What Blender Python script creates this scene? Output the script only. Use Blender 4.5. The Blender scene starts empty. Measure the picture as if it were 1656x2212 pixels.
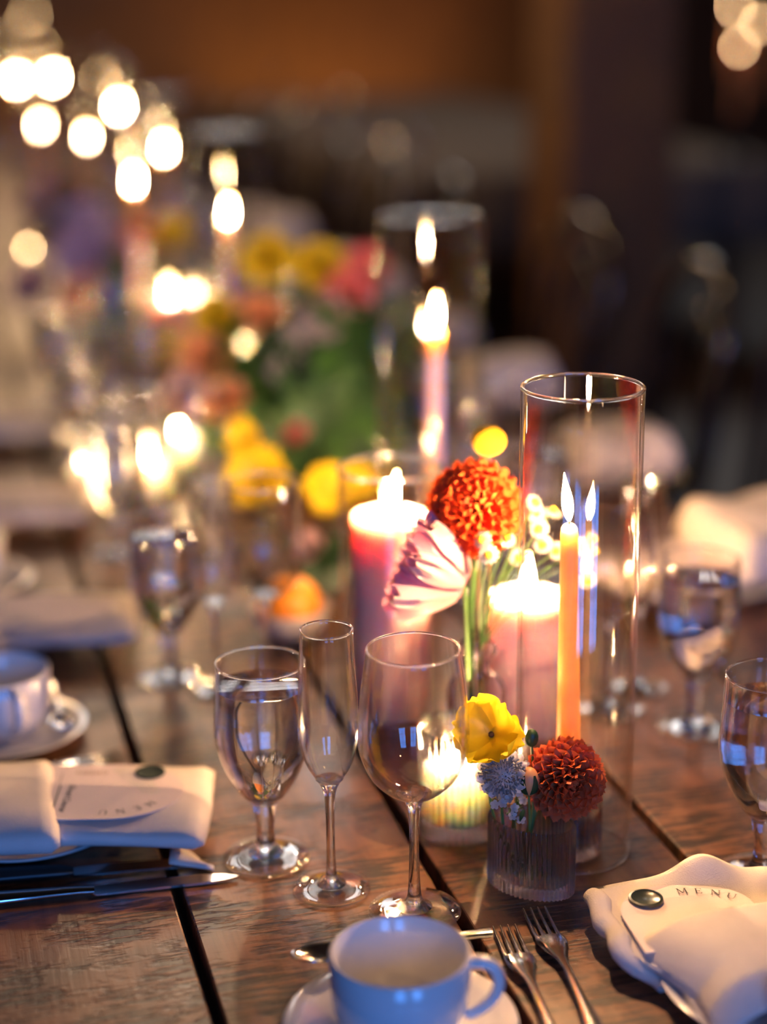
import bpy, math, random
from mathutils import Vector, Matrix, Euler
random.seed(7)
S = bpy.context.scene
COL = S.collection
PI = math.pi

# ------------------------------------------------------------------ camera
F_PX, CAM_Z, PITCH, YAW, ROLL = 3780.0, 1.45, 17.0, 15.0, 0.6
cam_d = bpy.data.cameras.new('camera')
cam = bpy.data.objects.new('camera', cam_d); COL.objects.link(cam)
cam_d.sensor_fit = 'VERTICAL'; cam_d.sensor_height = 36; cam_d.sensor_width = 36
cam_d.lens = 36 * F_PX / 2212
CR = (Matrix.Rotation(math.radians(-YAW), 3, 'Z') @ Matrix.Rotation(math.radians(90 - PITCH), 3, 'X')
      @ Matrix.Rotation(math.radians(-ROLL), 3, 'Z'))
cam.matrix_world = Matrix.Translation((0, 0, CAM_Z)) @ CR.to_4x4()
cam_d.clip_start = 0.05; cam_d.clip_end = 100
cam_d.dof.use_dof = True
cam_d.dof.focus_distance = 1.35
cam_d.dof.aperture_fstop = 1.45
S.camera = cam

# ------------------------------------------------------------------ world, exposure, large lights
S.view_settings.view_transform = 'Standard'; S.view_settings.look = 'None'
S.view_settings.gamma = 1; S.view_settings.use_curve_mapping = False
S.view_settings.exposure = 0.72
S.cycles.use_denoising = True
S.cycles.max_bounces = 20; S.cycles.diffuse_bounces = 3; S.cycles.glossy_bounces = 6
S.cycles.transmission_bounces = 16; S.cycles.transparent_max_bounces = 24
S.cycles.caustics_reflective = False; S.cycles.caustics_refractive = False
S.cycles.sample_clamp_indirect = 12; S.cycles.sample_clamp_direct = 0
wd = bpy.data.worlds.new('world'); S.world = wd; wd.use_nodes = True
wd.node_tree.nodes['Background'].inputs[0].default_value = (.30, .45, .9, 1)
wd.node_tree.nodes['Background'].inputs[1].default_value = 0.6
FLAME_L = 340.0; FLAME_W = 4.4
def area(name, loc, rot, sx, sy, power, color):
    l = bpy.data.lights.new(name, 'AREA'); l.shape = 'RECTANGLE'; l.size = sx; l.size_y = sy
    l.energy = power; l.color = color
    o = bpy.data.objects.new(name, l); COL.objects.link(o); o.location = loc; o.rotation_euler = rot
    return o
NEAR_WIN = [(-1.55, -.35), (.45, 1.65)]                # windows in the wall behind the camera (x ranges)
FAR_WIN = [(1.3, 2.8), (3.05, 4.55), (4.8, 6.3)]       # high gable windows in the far wall
NW_Y, FW_Y = -3.4, 12.6
for a, b in NEAR_WIN:
    area('dusk_window_light', ((a + b) / 2, NW_Y - .25, 2.0), (math.radians(90), 0, 0), b - a, 2.0, 68, (.055, .28, 1.0))
for a, b in FAR_WIN:
    area('gable_window_light', ((a + b) / 2, FW_Y + .3, 6.2), (math.radians(-90), 0, 0), b - a, 3.2, 60, (1.0, .96, .90))

# ------------------------------------------------------------------ helpers
def ray(px, py):
    return CR @ Vector(((px - 828) / F_PX, (1106 - py) / F_PX, -1))
def at(px, py, z=.75):                                  # where a sight line meets the height z
    d = ray(px, py); t = (z - CAM_Z) / d.z
    return Vector((0, 0, CAM_Z)) + d * t
def at_y(px, py, y):                                    # where a sight line meets the depth y
    d = ray(px, py); return Vector((0, 0, CAM_Z)) + d * (y / d.y)
def at_x(px, py, x):
    d = ray(px, py); return Vector((0, 0, CAM_Z)) + d * (x / d.x)

class MB:
    def __init__(s): s.v = []; s.f = []
    def add(s, vs, fs):
        n = len(s.v); s.v += [tuple(v) for v in vs]; s.f += [tuple(i + n for i in f) for f in fs]; return s
    def lathe(s, prof, seg=48, c=(0, 0, 0), rib=None, ell=None):
        vs = []; fs = []; n = len(prof)
        for r, z in prof:
            for k in range(seg):
                t = 2 * PI * k / seg; x, y = math.cos(t), math.sin(t); rr = r
                if rib: rr = r + rib[1] * (abs(math.cos(rib[0] * t / 2)) - .5) * (1 if len(rib) < 3 else rib[2](z))
                if ell: p = (x * (rr - r + 1) * (ell[0] + r), y * (rr - r + 1) * (ell[1] + r))
                else: p = (x * rr, y * rr)
                vs.append((c[0] + p[0], c[1] + p[1], c[2] + z))
        for i in range(n - 1):
            for k in range(seg):
                k2 = (k + 1) % seg
                fs.append((i * seg + k, i * seg + k2, (i + 1) * seg + k2, (i + 1) * seg + k))
        fs.append(tuple(range(seg - 1, -1, -1))); fs.append(tuple((n - 1) * seg + k for k in range(seg)))
        return s.add(vs, fs)
    def tube(s, pts, rad, seg=8, flat=1.0, up=None, caps=True):
        pts = [Vector(p) for p in pts]; n = len(pts)
        rad = rad if isinstance(rad, (list, tuple)) else [rad] * n
        vs = []; fs = []
        ref = Vector(up) if up else None
        for i, p in enumerate(pts):
            d = (pts[min(i + 1, n - 1)] - pts[max(i - 1, 0)]).normalized()
            if ref is None: ref = Vector((0, 0, 1)) if abs(d.z) < .9 else Vector((1, 0, 0))
            a = d.cross(ref).normalized(); b = a.cross(d).normalized()
            if not up: ref = b
            for k in range(seg):
                t = 2 * PI * k / seg
                vs.append(p + a * math.cos(t) * rad[i] + b * math.sin(t) * rad[i] * flat)
        for i in range(n - 1):
            for k in range(seg):
                k2 = (k + 1) % seg
                fs.append((i * seg + k, i * seg + k2, (i + 1) * seg + k2, (i + 1) * seg + k))
        if caps:
            fs.append(tuple(range(seg - 1, -1, -1))); fs.append(tuple((n - 1) * seg + k for k in range(seg)))
        return s.add(vs, fs)
    def box(s, lo, hi, m=None):
        vs = [Vector((x, y, z)) for z in (lo[2], hi[2]) for y in (lo[1], hi[1]) for x in (lo[0], hi[0])]
        if m: vs = [m @ v for v in vs]
        return s.add(vs, [(0, 2, 3, 1), (4, 5, 7, 6), (0, 1, 5, 4), (2, 6, 7, 3), (0, 4, 6, 2), (1, 3, 7, 5)])
    def ball(s, c, r, seg=12, rings=8, sc=(1, 1, 1)):
        vs = []; fs = []
        for i in range(1, rings):
            t = PI * i / rings
            for k in range(seg):
                p = 2 * PI * k / seg
                vs.append((c[0] + r * sc[0] * math.sin(t) * math.cos(p), c[1] + r * sc[1] * math.sin(t) * math.sin(p), c[2] + r * sc[2] * math.cos(t)))
        for i in range(rings - 2):
            for k in range(seg):
                k2 = (k + 1) % seg
                fs.append((i * seg + k, (i + 1) * seg + k, (i + 1) * seg + k2, i * seg + k2))
        vs += [(c[0], c[1], c[2] + r * sc[2]), (c[0], c[1], c[2] - r * sc[2])]
        a, b = len(vs) - 2, len(vs) - 1; o = (rings - 2) * seg
        for k in range(seg):
            k2 = (k + 1) % seg
            fs.append((k, k2, a)); fs.append((o + k2, o + k, b))
        return s.add(vs, fs)
    def grid(s, fn, nu, nv):
        vs = [fn(i / nu, j / nv) for j in range(nv + 1) for i in range(nu + 1)]
        fs = [(j * (nu + 1) + i, j * (nu + 1) + i + 1, (j + 1) * (nu + 1) + i + 1, (j + 1) * (nu + 1) + i) for j in range(nv) for i in range(nu)]
        return s.add(vs, fs)
    def prism(s, poly, z0, z1):
        n = len(poly)
        vs = [(x, y, z0) for x, y in poly] + [(x, y, z1) for x, y in poly]
        fs = [tuple(range(n - 1, -1, -1)), tuple(range(n, 2 * n))] + [(i, (i + 1) % n, n + (i + 1) % n, n + i) for i in range(n)]
        return s.add(vs, fs)
    def xf(s, m):
        s.v = [tuple(m @ Vector(v)) for v in s.v]; return s
    def mesh(s, name, mat, ang=50, smooth=True):
        me = bpy.data.meshes.new(name); me.from_pydata(s.v, [], s.f)
        for m in (mat if isinstance(mat, (list, tuple)) else [mat]): me.materials.append(m)
        if smooth:
            for p in me.polygons: p.use_smooth = True
            me.set_sharp_from_angle(angle=math.radians(ang))
        me.update(); return me
    def build(s, name, mat, parent=None, ang=50, smooth=True, world=True, solid=0, sub=0):
        o = bpy.data.objects.new(name, s.mesh(name, mat, ang, smooth)); COL.objects.link(o)
        if parent:
            o.parent = parent
            if world:
                inv = base_matrix(parent).inverted(); o.matrix_local = inv
                o.data.transform(inv); o.matrix_local = Matrix.Identity(4)
        if solid:
            m = o.modifiers.new('thick', 'SOLIDIFY'); m.thickness = solid; m.offset = 0
        if sub:
            m = o.modifiers.new('round', 'SUBSURF'); m.levels = sub; m.render_levels = sub
        return o
def base_matrix(o):
    m = o.matrix_basis.copy()
    while o.parent: o = o.parent; m = o.matrix_basis @ m
    return m
def tag(o, label=None, cat=None, group=None, kind=None):
    if label: o['label'] = label
    if cat: o['category'] = cat
    if group: o['group'] = group
    if kind: o['kind'] = kind
    return o
def thing(name, label, cat, loc=(0, 0, 0), rz=0, group=None):
    o = bpy.data.objects.new(name, None); COL.objects.link(o); o.empty_display_size = .05
    o.location = loc; o.rotation_euler = (0, 0, rz)
    return tag(o, label, cat, group)
def struct(o): return tag(o, kind='structure')
def kids(o): return [c for c in ALLKIDS.get(o.name, [])] if False else list(o.children)
def dup(o, loc=None, rz=None, label=None, group=None, parent=None, scale=None):
    c = o.copy(); COL.objects.link(c)
    if parent: c.parent = parent; c.matrix_local = o.matrix_local
    if loc is not None: c.location = loc
    if rz is not None: c.rotation_euler = (0, 0, rz)
    if scale: c.scale = scale
    if label: c['label'] = label
    if group: c['group'] = group
    for ch in list(o.children): dup(ch, parent=c)
    return c
def shared(name, me, parent, m):
    o = bpy.data.objects.new(name, me); COL.objects.link(o)
    o.parent = parent; o.matrix_local = base_matrix(parent).inverted() @ m
    return o
def frame(pos, ydir, zdir):                              # basis with local Y along ydir and local Z near zdir
    y = Vector(ydir).normalized(); x = y.cross(Vector(zdir))
    if x.length < 1e-5: x = y.orthogonal()
    x.normalize(); z = x.cross(y)
    return Matrix.Translation(pos) @ Matrix((x, y, z)).transposed().to_4x4()

# ------------------------------------------------------------------ materials
def new_mat(name):
    m = bpy.data.materials.new(name); m.use_nodes = True; nt = m.node_tree; nt.nodes.clear()
    out = nt.nodes.new('ShaderNodeOutputMaterial'); return m, nt, out
def N(nt, t, **kw):
    n = nt.nodes.new(t)
    for k, v in kw.items(): setattr(n, k, v)
    return n
def ramp(nt, stops, fac):
    r = N(nt, 'ShaderNodeValToRGB'); e = r.color_ramp.elements
    while len(e) > 1: e.remove(e[0])
    e[0].position = stops[0][0]; e[0].color = (*stops[0][1], 1)
    for p, c in stops[1:]: x = e.new(p); x.color = (*c, 1)
    nt.links.new(fac, r.inputs[0]); return r.outputs[0]
def noise(nt, vec, scale, detail=3, rough=.5):
    n = N(nt, 'ShaderNodeTexNoise'); n.inputs['Scale'].default_value = scale
    n.inputs['Detail'].default_value = detail; n.inputs['Roughness'].default_value = rough
    if vec is not None: nt.links.new(vec, n.inputs['Vector'])
    return n.outputs['Fac']
def mapped(nt, sc, loc_from=None, coord='Object'):
    tc = N(nt, 'ShaderNodeTexCoord'); mp = N(nt, 'ShaderNodeMapping')
    mp.inputs['Scale'].default_value = sc; v = tc.outputs[coord]
    if loc_from is not None:
        ad = N(nt, 'ShaderNodeVectorMath', operation='ADD'); nt.links.new(v, ad.inputs[0]); nt.links.new(loc_from, ad.inputs[1]); v = ad.outputs[0]
    nt.links.new(v, mp.inputs['Vector']); return mp.outputs[0]
def mth(nt, op, a, b=None, clamp=False):
    n = N(nt, 'ShaderNodeMath', operation=op); n.use_clamp = clamp
    for i, x in enumerate((a, b)):
        if x is None: continue
        if isinstance(x, (int, float)): n.inputs[i].default_value = x
        else: nt.links.new(x, n.inputs[i])
    return n.outputs[0]
def plain(name, col, rough=.5, metal=0, coat=0, sss=0, sss_r=(1, .5, .3), var=.12, vscale=40, spec=.5, bump=0, bscale=200):
    m, nt, out = new_mat(name); p = N(nt, 'ShaderNodeBsdfPrincipled')
    f = noise(nt, mapped(nt, (1, 1, 1)), vscale)
    c = ramp(nt, [(.3, tuple(x * (1 - var) for x in col)), (.7, tuple(min(1, x * (1 + var)) for x in col))], f)
    nt.links.new(c, p.inputs['Base Color'])
    p.inputs['Roughness'].default_value = rough; p.inputs['Metallic'].default_value = metal
    p.inputs['Coat Weight'].default_value = coat; p.inputs['Coat Roughness'].default_value = .05
    p.inputs['Specular IOR Level'].default_value = spec
    if sss:
        p.inputs['Subsurface Weight'].default_value = 1; p.inputs['Subsurface Radius'].default_value = sss_r
        p.inputs['Subsurface Scale'].default_value = sss
    if bump:
        b = N(nt, 'ShaderNodeBump'); b.inputs['Strength'].default_value = bump; b.inputs['Distance'].default_value = .001
        nt.links.new(noise(nt, mapped(nt, (1, 1, 1)), bscale), b.inputs['Height']); nt.links.new(b.outputs[0], p.inputs['Normal'])
    nt.links.new(p.outputs[0], out.inputs[0]); return m
def petal_mat(name, base, tip, length=.02, trans=.35, streak=None):
    m, nt, out = new_mat(name)
    tc = N(nt, 'ShaderNodeTexCoord'); sp = N(nt, 'ShaderNodeSeparateXYZ'); nt.links.new(tc.outputs['Object'], sp.inputs[0])
    f = mth(nt, 'DIVIDE', sp.outputs[1], length, True)
    c = ramp(nt, [(0, base), (.85, tip)], f)
    if streak:
        n = noise(nt, mapped(nt, (260, 18, 60)), 1, 2); fac = ramp(nt, [(.42, (0, 0, 0)), (.6, (1, 1, 1))], n)
        mx = N(nt, 'ShaderNodeMix', data_type='RGBA'); nt.links.new(fac, mx.inputs[0]); nt.links.new(c, mx.inputs[6]); mx.inputs[7].default_value = (*streak, 1); c = mx.outputs[2]
    d = N(nt, 'ShaderNodeBsdfDiffuse'); t = N(nt, 'ShaderNodeBsdfTranslucent'); g = N(nt, 'ShaderNodeBsdfGlossy')
    g.inputs['Roughness'].default_value = .45; g.inputs[0].default_value = (1, 1, 1, 1)
    nt.links.new(c, d.inputs[0]); nt.links.new(c, t.inputs[0])
    mx = N(nt, 'ShaderNodeMixShader'); mx.inputs[0].default_value = trans
    nt.links.new(d.outputs[0], mx.inputs[1]); nt.links.new(t.outputs[0], mx.inputs[2])
    m2 = N(nt, 'ShaderNodeMixShader'); m2.inputs[0].default_value = .03
    nt.links.new(mx.outputs[0], m2.inputs[1]); nt.links.new(g.outputs[0], m2.inputs[2])
    nt.links.new(m2.outputs[0], out.inputs[0]); return m
def glass_mat(name, ior=1.48, col=(1, 1, 1), rough=0, clear=0.0):
    m, nt, out = new_mat(name); g = N(nt, 'ShaderNodeBsdfGlass'); g.inputs['IOR'].default_value = ior
    g.inputs['Roughness'].default_value = rough; g.inputs[0].default_value = (*col, 1)
    t = N(nt, 'ShaderNodeBsdfTransparent'); t.inputs[0].default_value = (*col, 1)
    mx = N(nt, 'ShaderNodeMixShader'); mx.inputs[0].default_value = clear
    nt.links.new(g.outputs[0], mx.inputs[1]); nt.links.new(t.outputs[0], mx.inputs[2])
    nt.links.new(mx.outputs[0], out.inputs[0]); return m
def thin_glass(name, tint=(.985, .985, .98), r0=.05, power=4.0, top=.75):
    m, nt, out = new_mat(name)
    lw = N(nt, 'ShaderNodeLayerWeight'); lw.inputs[0].default_value = .5
    f = mth(nt, 'ADD', mth(nt, 'MULTIPLY', mth(nt, 'POWER', lw.outputs['Facing'], power), top), r0, True)
    t = N(nt, 'ShaderNodeBsdfTransparent'); t.inputs[0].default_value = (*tint, 1)
    g = N(nt, 'ShaderNodeBsdfGlossy'); g.inputs['Roughness'].default_value = 0.0; g.inputs[0].default_value = (1, 1, 1, 1)
    mx = N(nt, 'ShaderNodeMixShader'); nt.links.new(f, mx.inputs[0]); nt.links.new(t.outputs[0], mx.inputs[1]); nt.links.new(g.outputs[0], mx.inputs[2])
    nt.links.new(mx.outputs[0], out.inputs[0]); return m
def flame_mat(name, L, h):
    m, nt, out = new_mat(name)
    tc = N(nt, 'ShaderNodeTexCoord'); sp = N(nt, 'ShaderNodeSeparateXYZ'); nt.links.new(tc.outputs['Object'], sp.inputs[0])
    f = mth(nt, 'DIVIDE', sp.outputs[2], h, True)
    c = ramp(nt, [(0, (.55, .42, .6)), (.16, (1, .66, .36)), (.6, (1, .60, .25)), (1, (1, .42, .10))], f)
    s = ramp(nt, [(0, (.04,) * 3), (.2, (.8,) * 3), (.55, (1,) * 3), (1, (.25,) * 3)], f)
    e = N(nt, 'ShaderNodeEmission'); nt.links.new(c, e.inputs[0]); nt.links.new(mth(nt, 'MULTIPLY', s, L), e.inputs[1])
    t = N(nt, 'ShaderNodeBsdfTransparent'); a = N(nt, 'ShaderNodeAddShader')
    nt.links.new(e.outputs[0], a.inputs[0]); nt.links.new(t.outputs[0], a.inputs[1])
    nt.links.new(a.outputs[0], out.inputs[0]); return m
def plank_wood(name, dark, mid, light, rough=.38, saw=True):
    m, nt, out = new_mat(name); p = N(nt, 'ShaderNodeBsdfPrincipled')
    oi = N(nt, 'ShaderNodeObjectInfo'); off = N(nt, 'ShaderNodeVectorMath', operation='SCALE')
    cb = N(nt, 'ShaderNodeCombineXYZ')
    for i in range(3): nt.links.new(oi.outputs['Random'], cb.inputs[i])
    nt.links.new(cb.outputs[0], off.inputs[0]); off.inputs['Scale'].default_value = 37
    o = off.outputs[0]
    grain = noise(nt, mapped(nt, (55, 2.2, 20), o), 1, 6, .62)
    broad = noise(nt, mapped(nt, (9, 3, 6), o), 1, 3)
    g2 = mth(nt, 'ADD', mth(nt, 'MULTIPLY', grain, .55), mth(nt, 'MULTIPLY', broad, .45))
    c = ramp(nt, [(.3, dark), (.47, mid), (.68, light)], g2)
    h = grain
    if saw:
        st = noise(nt, mapped(nt, (28, 170, 10), o), 1, 3, .6)           # cross-cut saw streaks
        fine = noise(nt, mapped(nt, (22, 420, 10), o), 1, 2, .6)
        patch = noise(nt, mapped(nt, (13, 20, 4), o), 1, 4, .65)
        k = mth(nt, 'MULTIPLY', ramp(nt, [(.45, (0,) * 3), (.52, (1,) * 3)], mth(nt, 'ADD', mth(nt, 'MULTIPLY', st, .65), mth(nt, 'MULTIPLY', fine, .35))),
                ramp(nt, [(.42, (.03,) * 3), (.53, (1,) * 3)], patch))
        mx = N(nt, 'ShaderNodeMix', data_type='RGBA'); nt.links.new(mth(nt, 'MULTIPLY', k, .92), mx.inputs[0])
        nt.links.new(c, mx.inputs[6]); mx.inputs[7].default_value = (.022, .014, .010, 1); c = mx.outputs[2]
        h = mth(nt, 'SUBTRACT', grain, mth(nt, 'MULTIPLY', k, .8))
    nt.links.new(c, p.inputs['Base Color'])
    nt.links.new(ramp(nt, [(.3, (rough - .08,) * 3), (.7, (rough + .14,) * 3)], broad), p.inputs['Roughness'])
    b = N(nt, 'ShaderNodeBump'); b.inputs['Strength'].default_value = .35; b.inputs['Distance'].default_value = .0012
    nt.links.new(h, b.inputs['Height']); nt.links.new(b.outputs[0], p.inputs['Normal'])
    nt.links.new(p.outputs[0], out.inputs[0]); return m

M = {}
M['table'] = plank_wood('table_wood', (.070, .027, .012), (.175, .072, .033), (.29, .130, .062), .36)
M['barn'] = plank_wood('barn_wood', (.05, .024, .010), (.10, .048, .018), (.16, .08, .03), .6, False)
M['floor'] = plank_wood('floor_wood', (.02, .012, .008), (.04, .022, .014), (.06, .035, .02), .45, False)
M['post'] = plank_wood('post_wood', (.085, .034, .008), (.15, .06, .014), (.20, .09, .024), .6, False)
M['wall'] = plain('dark_plaster', (.05, .036, .026), .85)
M['thin'] = thin_glass('thin_clear_glass')
M['bowl'] = thin_glass('stemware_glass', (.985, .98, .975), .028, 3.0, 1.0)
M['glass'] = glass_mat('solid_clear_glass', clear=.12)
M['rib'] = glass_mat('ribbed_clear_glass', 1.5, (1, .985, .98), 0, .34)
M['vase_water'] = glass_mat('vase_water', 1.15, clear=.3)
M['bottle'] = glass_mat('bottle_glass', 1.5)
M['water'] = glass_mat('water', 1.33, clear=.1)
M['china'] = plain('white_china', (.74, .72, .71), .16, coat=.5, var=.02)
M['linen'] = plain('cream_linen', (.66, .59, .54), .85, var=.04, bump=.6, bscale=900)
M['card'] = plain('blush_card', (.70, .58, .56), .6, var=.02, bump=.2, bscale=1500)
M['ink'] = plain('black_ink', (.03, .025, .025), .6)
M['gold_ink'] = plain('brown_ink', (.30, .15, .06), .45)
M['seal'] = plain('dark_green_wax', (.018, .028, .02), .3, coat=.3)
M['seal_matte'] = plain('dark_green_matte_wax', (.022, .036, .028), .7, spec=.2)
M['steel'] = plain('polished_steel', (.62, .60, .58), .14, metal=1, var=.02)
M['black'] = plain('black_handle', (.012, .012, .012), .35)
M['taper'] = plain('orange_wax', (.94, .31, .125), .42, sss=.07, sss_r=(1, .75, .5), var=.02)
M['pillar'] = plain('mauve_wax', (.78, .51, .50), .45, sss=.026, sss_r=(1, .72, .62), var=.03)
M['tealight'] = plain('white_wax', (.92, .86, .78), .45, sss=.09, sss_r=(1, .7, .5), var=.02)
M['wick'] = plain('charred_wick', (.02, .015, .012), .9)
M['pearl'] = plain('cream_beads', (.78, .70, .58), .25, coat=.4)
M['stem'] = plain('green_stem', (.07, .16, .035), .5, var=.25)
M['stem_brown'] = plain('reddish_stem', (.20, .09, .05), .6)
M['leaf'] = petal_mat('green_leaf', (.05, .14, .03), (.09, .24, .05), .05, .3)
M['leaf_dark'] = petal_mat('dark_leaf', (.02, .055, .02), (.04, .10, .03), .03, .2)
M['rust'] = petal_mat('rust_petal', (.36, .045, .02), (.74, .17, .06), .016, .25)
M['red'] = petal_mat('orange_red_petal', (.80, .07, .012), (.95, .14, .025), .016, .35)
M['yellow'] = petal_mat('yellow_petal', (.80, .62, .02), (.93, .74, .03), .04, .45)
M['pink'] = petal_mat('pink_petal', (.76, .46, .49), (.80, .50, .55), .05, .62, (.78, .28, .38))
M['blush'] = petal_mat('blush_petal', (.72, .48, .46), (.76, .56, .54), .05, .45)
M['white'] = petal_mat('white_petal', (.36, .34, .32), (.42, .40, .39), .02, .25)
M['lilac'] = petal_mat('lilac_white_petal', (.62, .57, .53), (.82, .78, .73), .012, .35)
M['lavender'] = petal_mat('lavender_petal', (.45, .36, .62), (.58, .48, .72), .03, .4)
M['coral'] = petal_mat('coral_petal', (.85, .22, .20), (.90, .34, .30), .03, .4)
M['peach'] = petal_mat('peach_petal', (.88, .42, .16), (.90, .55, .28), .03, .4)
M['gold'] = plain('craspedia_yellow', (.86, .46, .012), .8, var=.2, vscale=900)
M['eye'] = plain('yellow_eye', (.80, .50, .02), .8, var=.3, vscale=1500)
M['dark_eye'] = plain('brown_flower_eye', (.10, .05, .015), .7)
M['chair'] = plain('dark_lacquered_wood', (.022, .013, .010), .16, coat=.9, var=.2)
M['iron'] = plain('black_iron', (.02, .018, .016), .4, metal=.6)
M['orange_peel'] = plain('orange_peel', (.85, .30, .02), .4, var=.1, bump=.3, bscale=500)
FL_H = .04
M['flame'] = flame_mat('candle_flame', FLAME_L, FL_H)
M['flame_mid'] = flame_mat('small_candle_flame', 380, FL_H)
M['flame_low'] = flame_mat('low_candle_flame', 95, FL_H)
M['flame_dim'] = flame_mat('dim_candle_flame', 28, FL_H)

# ------------------------------------------------------------------ the room
X0, X1, ZT = -3.0, 7.4, 8.4
def wall_box(name, lo, hi, mat): return struct(MB().box(lo, hi).build(name, mat, smooth=False))
fl = wall_box('floor', (X0, NW_Y, -.1), (X1, FW_Y, -.03), M['floor'])
bw = .2; nb = int((X1 - X0) / bw)
me = MB().box((-bw / 2 + .002, NW_Y, -.03), (bw / 2 - .002, FW_Y, 0)).mesh('board', M['floor'], smooth=False)
for i in range(nb): shared('board', me, fl, Matrix.Translation((X0 + bw * (i + .5), 0, random.uniform(-.001, .001))))
wall_box('ceiling', (X0, NW_Y, ZT), (X1, FW_Y, ZT + .1), M['wall'])
wall_box('wall_left', (X0 - .1, NW_Y, 0), (X0, FW_Y, ZT), M['wall'])
wall_box('wall_right', (X1, NW_Y, 0), (X1 + .1, FW_Y, ZT), M['wall'])
def holed_wall(name, y, th, wins, z0, z1, mat):
    b = MB(); b.box((X0, y, 0), (X1, y + th, z0)); b.box((X0, y, z1), (X1, y + th, ZT))
    xs = [X0] + [v for w in wins for v in w] + [X1]
    for i in range(0, len(xs), 2): b.box((xs[i], y, z0), (xs[i + 1], y + th, z1))
    return struct(b.build(name, mat, smooth=False))
far = holed_wall('wall_far', FW_Y, .15, FAR_WIN, 4.6, 7.8, M['barn'])
near = holed_wall('wall_near', NW_Y - .15, .15, NEAR_WIN, 1.0, 3.0, M['wall'])
bw = .24; nb = int((X1 - X0) / bw)
me = MB().box((-bw / 2 + .004, -.025, 0), (bw / 2 - .004, 0, 4.5)).mesh('board', M['barn'], smooth=False)
for i in range(nb): shared('board', me, far, Matrix.Translation((X0 + bw * (i + .5), FW_Y + random.uniform(-.004, 0), 0)))
n = 0
def window(a, b, y, z0, z1, nx, nz, inner):
    global n; n += 1
    w = thing('window_%d' % n, None, None, ((a + b) / 2, y, z0)); tag(w, kind='structure')
    f = MB()
    for x in (a, b - .06): f.box((x, y - .05, z0), (x + .06, y + .05, z1))
    for z in (z0, z1 - .06): f.box((a + .06, y - .05, z), (b - .06, y + .05, z + .06))
    f.build('window_frame', M['iron'], w, smooth=False)
    for i in range(1, nx):
        x = a + (b - a) * i / nx; MB().box((x - .015, y - .03, z0 + .06), (x + .015, y + .03, z1 - .06)).build('muntin', M['iron'], w, smooth=False)
    for i in range(1, nz):
        z = z0 + (z1 - z0) * i / nz; MB().box((a + .06, y - .025, z - .015), (b - .06, y + .025, z + .015)).build('muntin', M['iron'], w, smooth=False)
    MB().box((a + .06, y - .003, z0 + .06), (b - .06, y + .003, z1 - .06)).build('pane', M['thin'], w, smooth=False)
for a, b in NEAR_WIN: window(a, b, NW_Y - .08, 1.0, 3.0, 2, 3, 1)
for a, b in FAR_WIN: window(a, b, FW_Y + .08, 4.6, 7.8, 3, 4, -1)
# square timber post
pc = at_y(1320, 600, 4.4)
pst = MB().box((pc.x - .155, 4.35, 0), (pc.x + .155, 4.66, ZT)).build('timber_post', M['post'], smooth=False)
bv = pst.modifiers.new('bev', 'BEVEL'); bv.width = .012; bv.segments = 2
struct(pst)

# ------------------------------------------------------------------ plank tables, end to end
TX = [-.043, .162, .368, .573, .778, .983]
def plank_table(y0, y1, label):
    t = thing('plank_table', label, 'table', (.47, (y0 + y1) / 2, 0), 0, 'plank tables set end to end')
    for i in range(5):
        a, b = TX[i] + .0046, TX[i + 1] - .0046; dz = random.uniform(-.0006, 0)
        o = MB().box((a, y0, .712), (b, y1, .75 + dz)).build('plank', M['table'], t, smooth=False)
        bv = o.modifiers.new('bev', 'BEVEL'); bv.width = .0018; bv.segments = 2
    MB().box((.04, y0 + .12, .62), (.90, y0 + .16, .712)).build('crossrail', M['table'], t, smooth=False)
    MB().box((.04, y1 - .16, .62), (.90, y1 - .12, .712)).build('crossrail', M['table'], t, smooth=False)
    for x in (.04, .90):
        MB().box((x - .012, y0 + .16, .63), (x + .012, y1 - .16, .7115)).build('apron', M['table'], t, smooth=False)
        for y in (y0 + .14, y1 - .14):
            MB().box((x - .04, y - .04, 0), (x + .04, y + .04, .62)).build('leg', M['table'], t, smooth=False)
    return t
plank_table(.62, 4.40, 'long rough-sawn brown plank table under the glasses, blue-lit cup and menus')
plank_table(4.404, 8.2, 'second brown plank table butted to the end of the first, crowded with candles')
plank_table(8.204, 12.0, 'last brown plank table of the row, far down near the board wall')
Z = .75

# ------------------------------------------------------------------ stemware
def glass_prof(outer, th, bottom):
    inner = [(max(r - th, .0005), max(z, bottom)) for r, z in outer if z >= bottom]
    inner = [(.0008, bottom)] + inner
    rim = outer[-1]
    return [(.0006, outer[0][1])] + outer + [(rim[0] - th * .5, rim[1] + th * .35)] + inner[::-1]
def smooth_prof(pts, n=6):
    out = []
    P = [pts[0]] + pts + [pts[-1]]
    for i in range(1, len(P) - 2):
        for k in range(n):
            t = k / n
            out.append(tuple(.5 * ((2 * P[i][j]) + (-P[i - 1][j] + P[i + 1][j]) * t + (2 * P[i - 1][j] - 5 * P[i][j] + 4 * P[i + 1][j] - P[i + 2][j]) * t * t
                             + (-P[i - 1][j] + 3 * P[i][j] - 3 * P[i + 1][j] + P[i + 2][j]) * t ** 3) for j in (0, 1)))
    out.append(pts[-1]); return out
def ring(r, z, t, seg=72, k=8):
    b = MB()
    for i in range(seg):
        a = 2 * PI * i / seg
        for j in range(k):
            q_ = 2 * PI * j / k; b.v.append(((r + t * math.cos(q_)) * math.cos(a), (r + t * math.cos(q_)) * math.sin(a), z + t * math.sin(q_)))
    for i in range(seg):
        for j in range(k): b.f.append((i * k + j, ((i + 1) % seg) * k + j, ((i + 1) % seg) * k + (j + 1) % k, i * k + (j + 1) % k))
    return b
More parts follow.
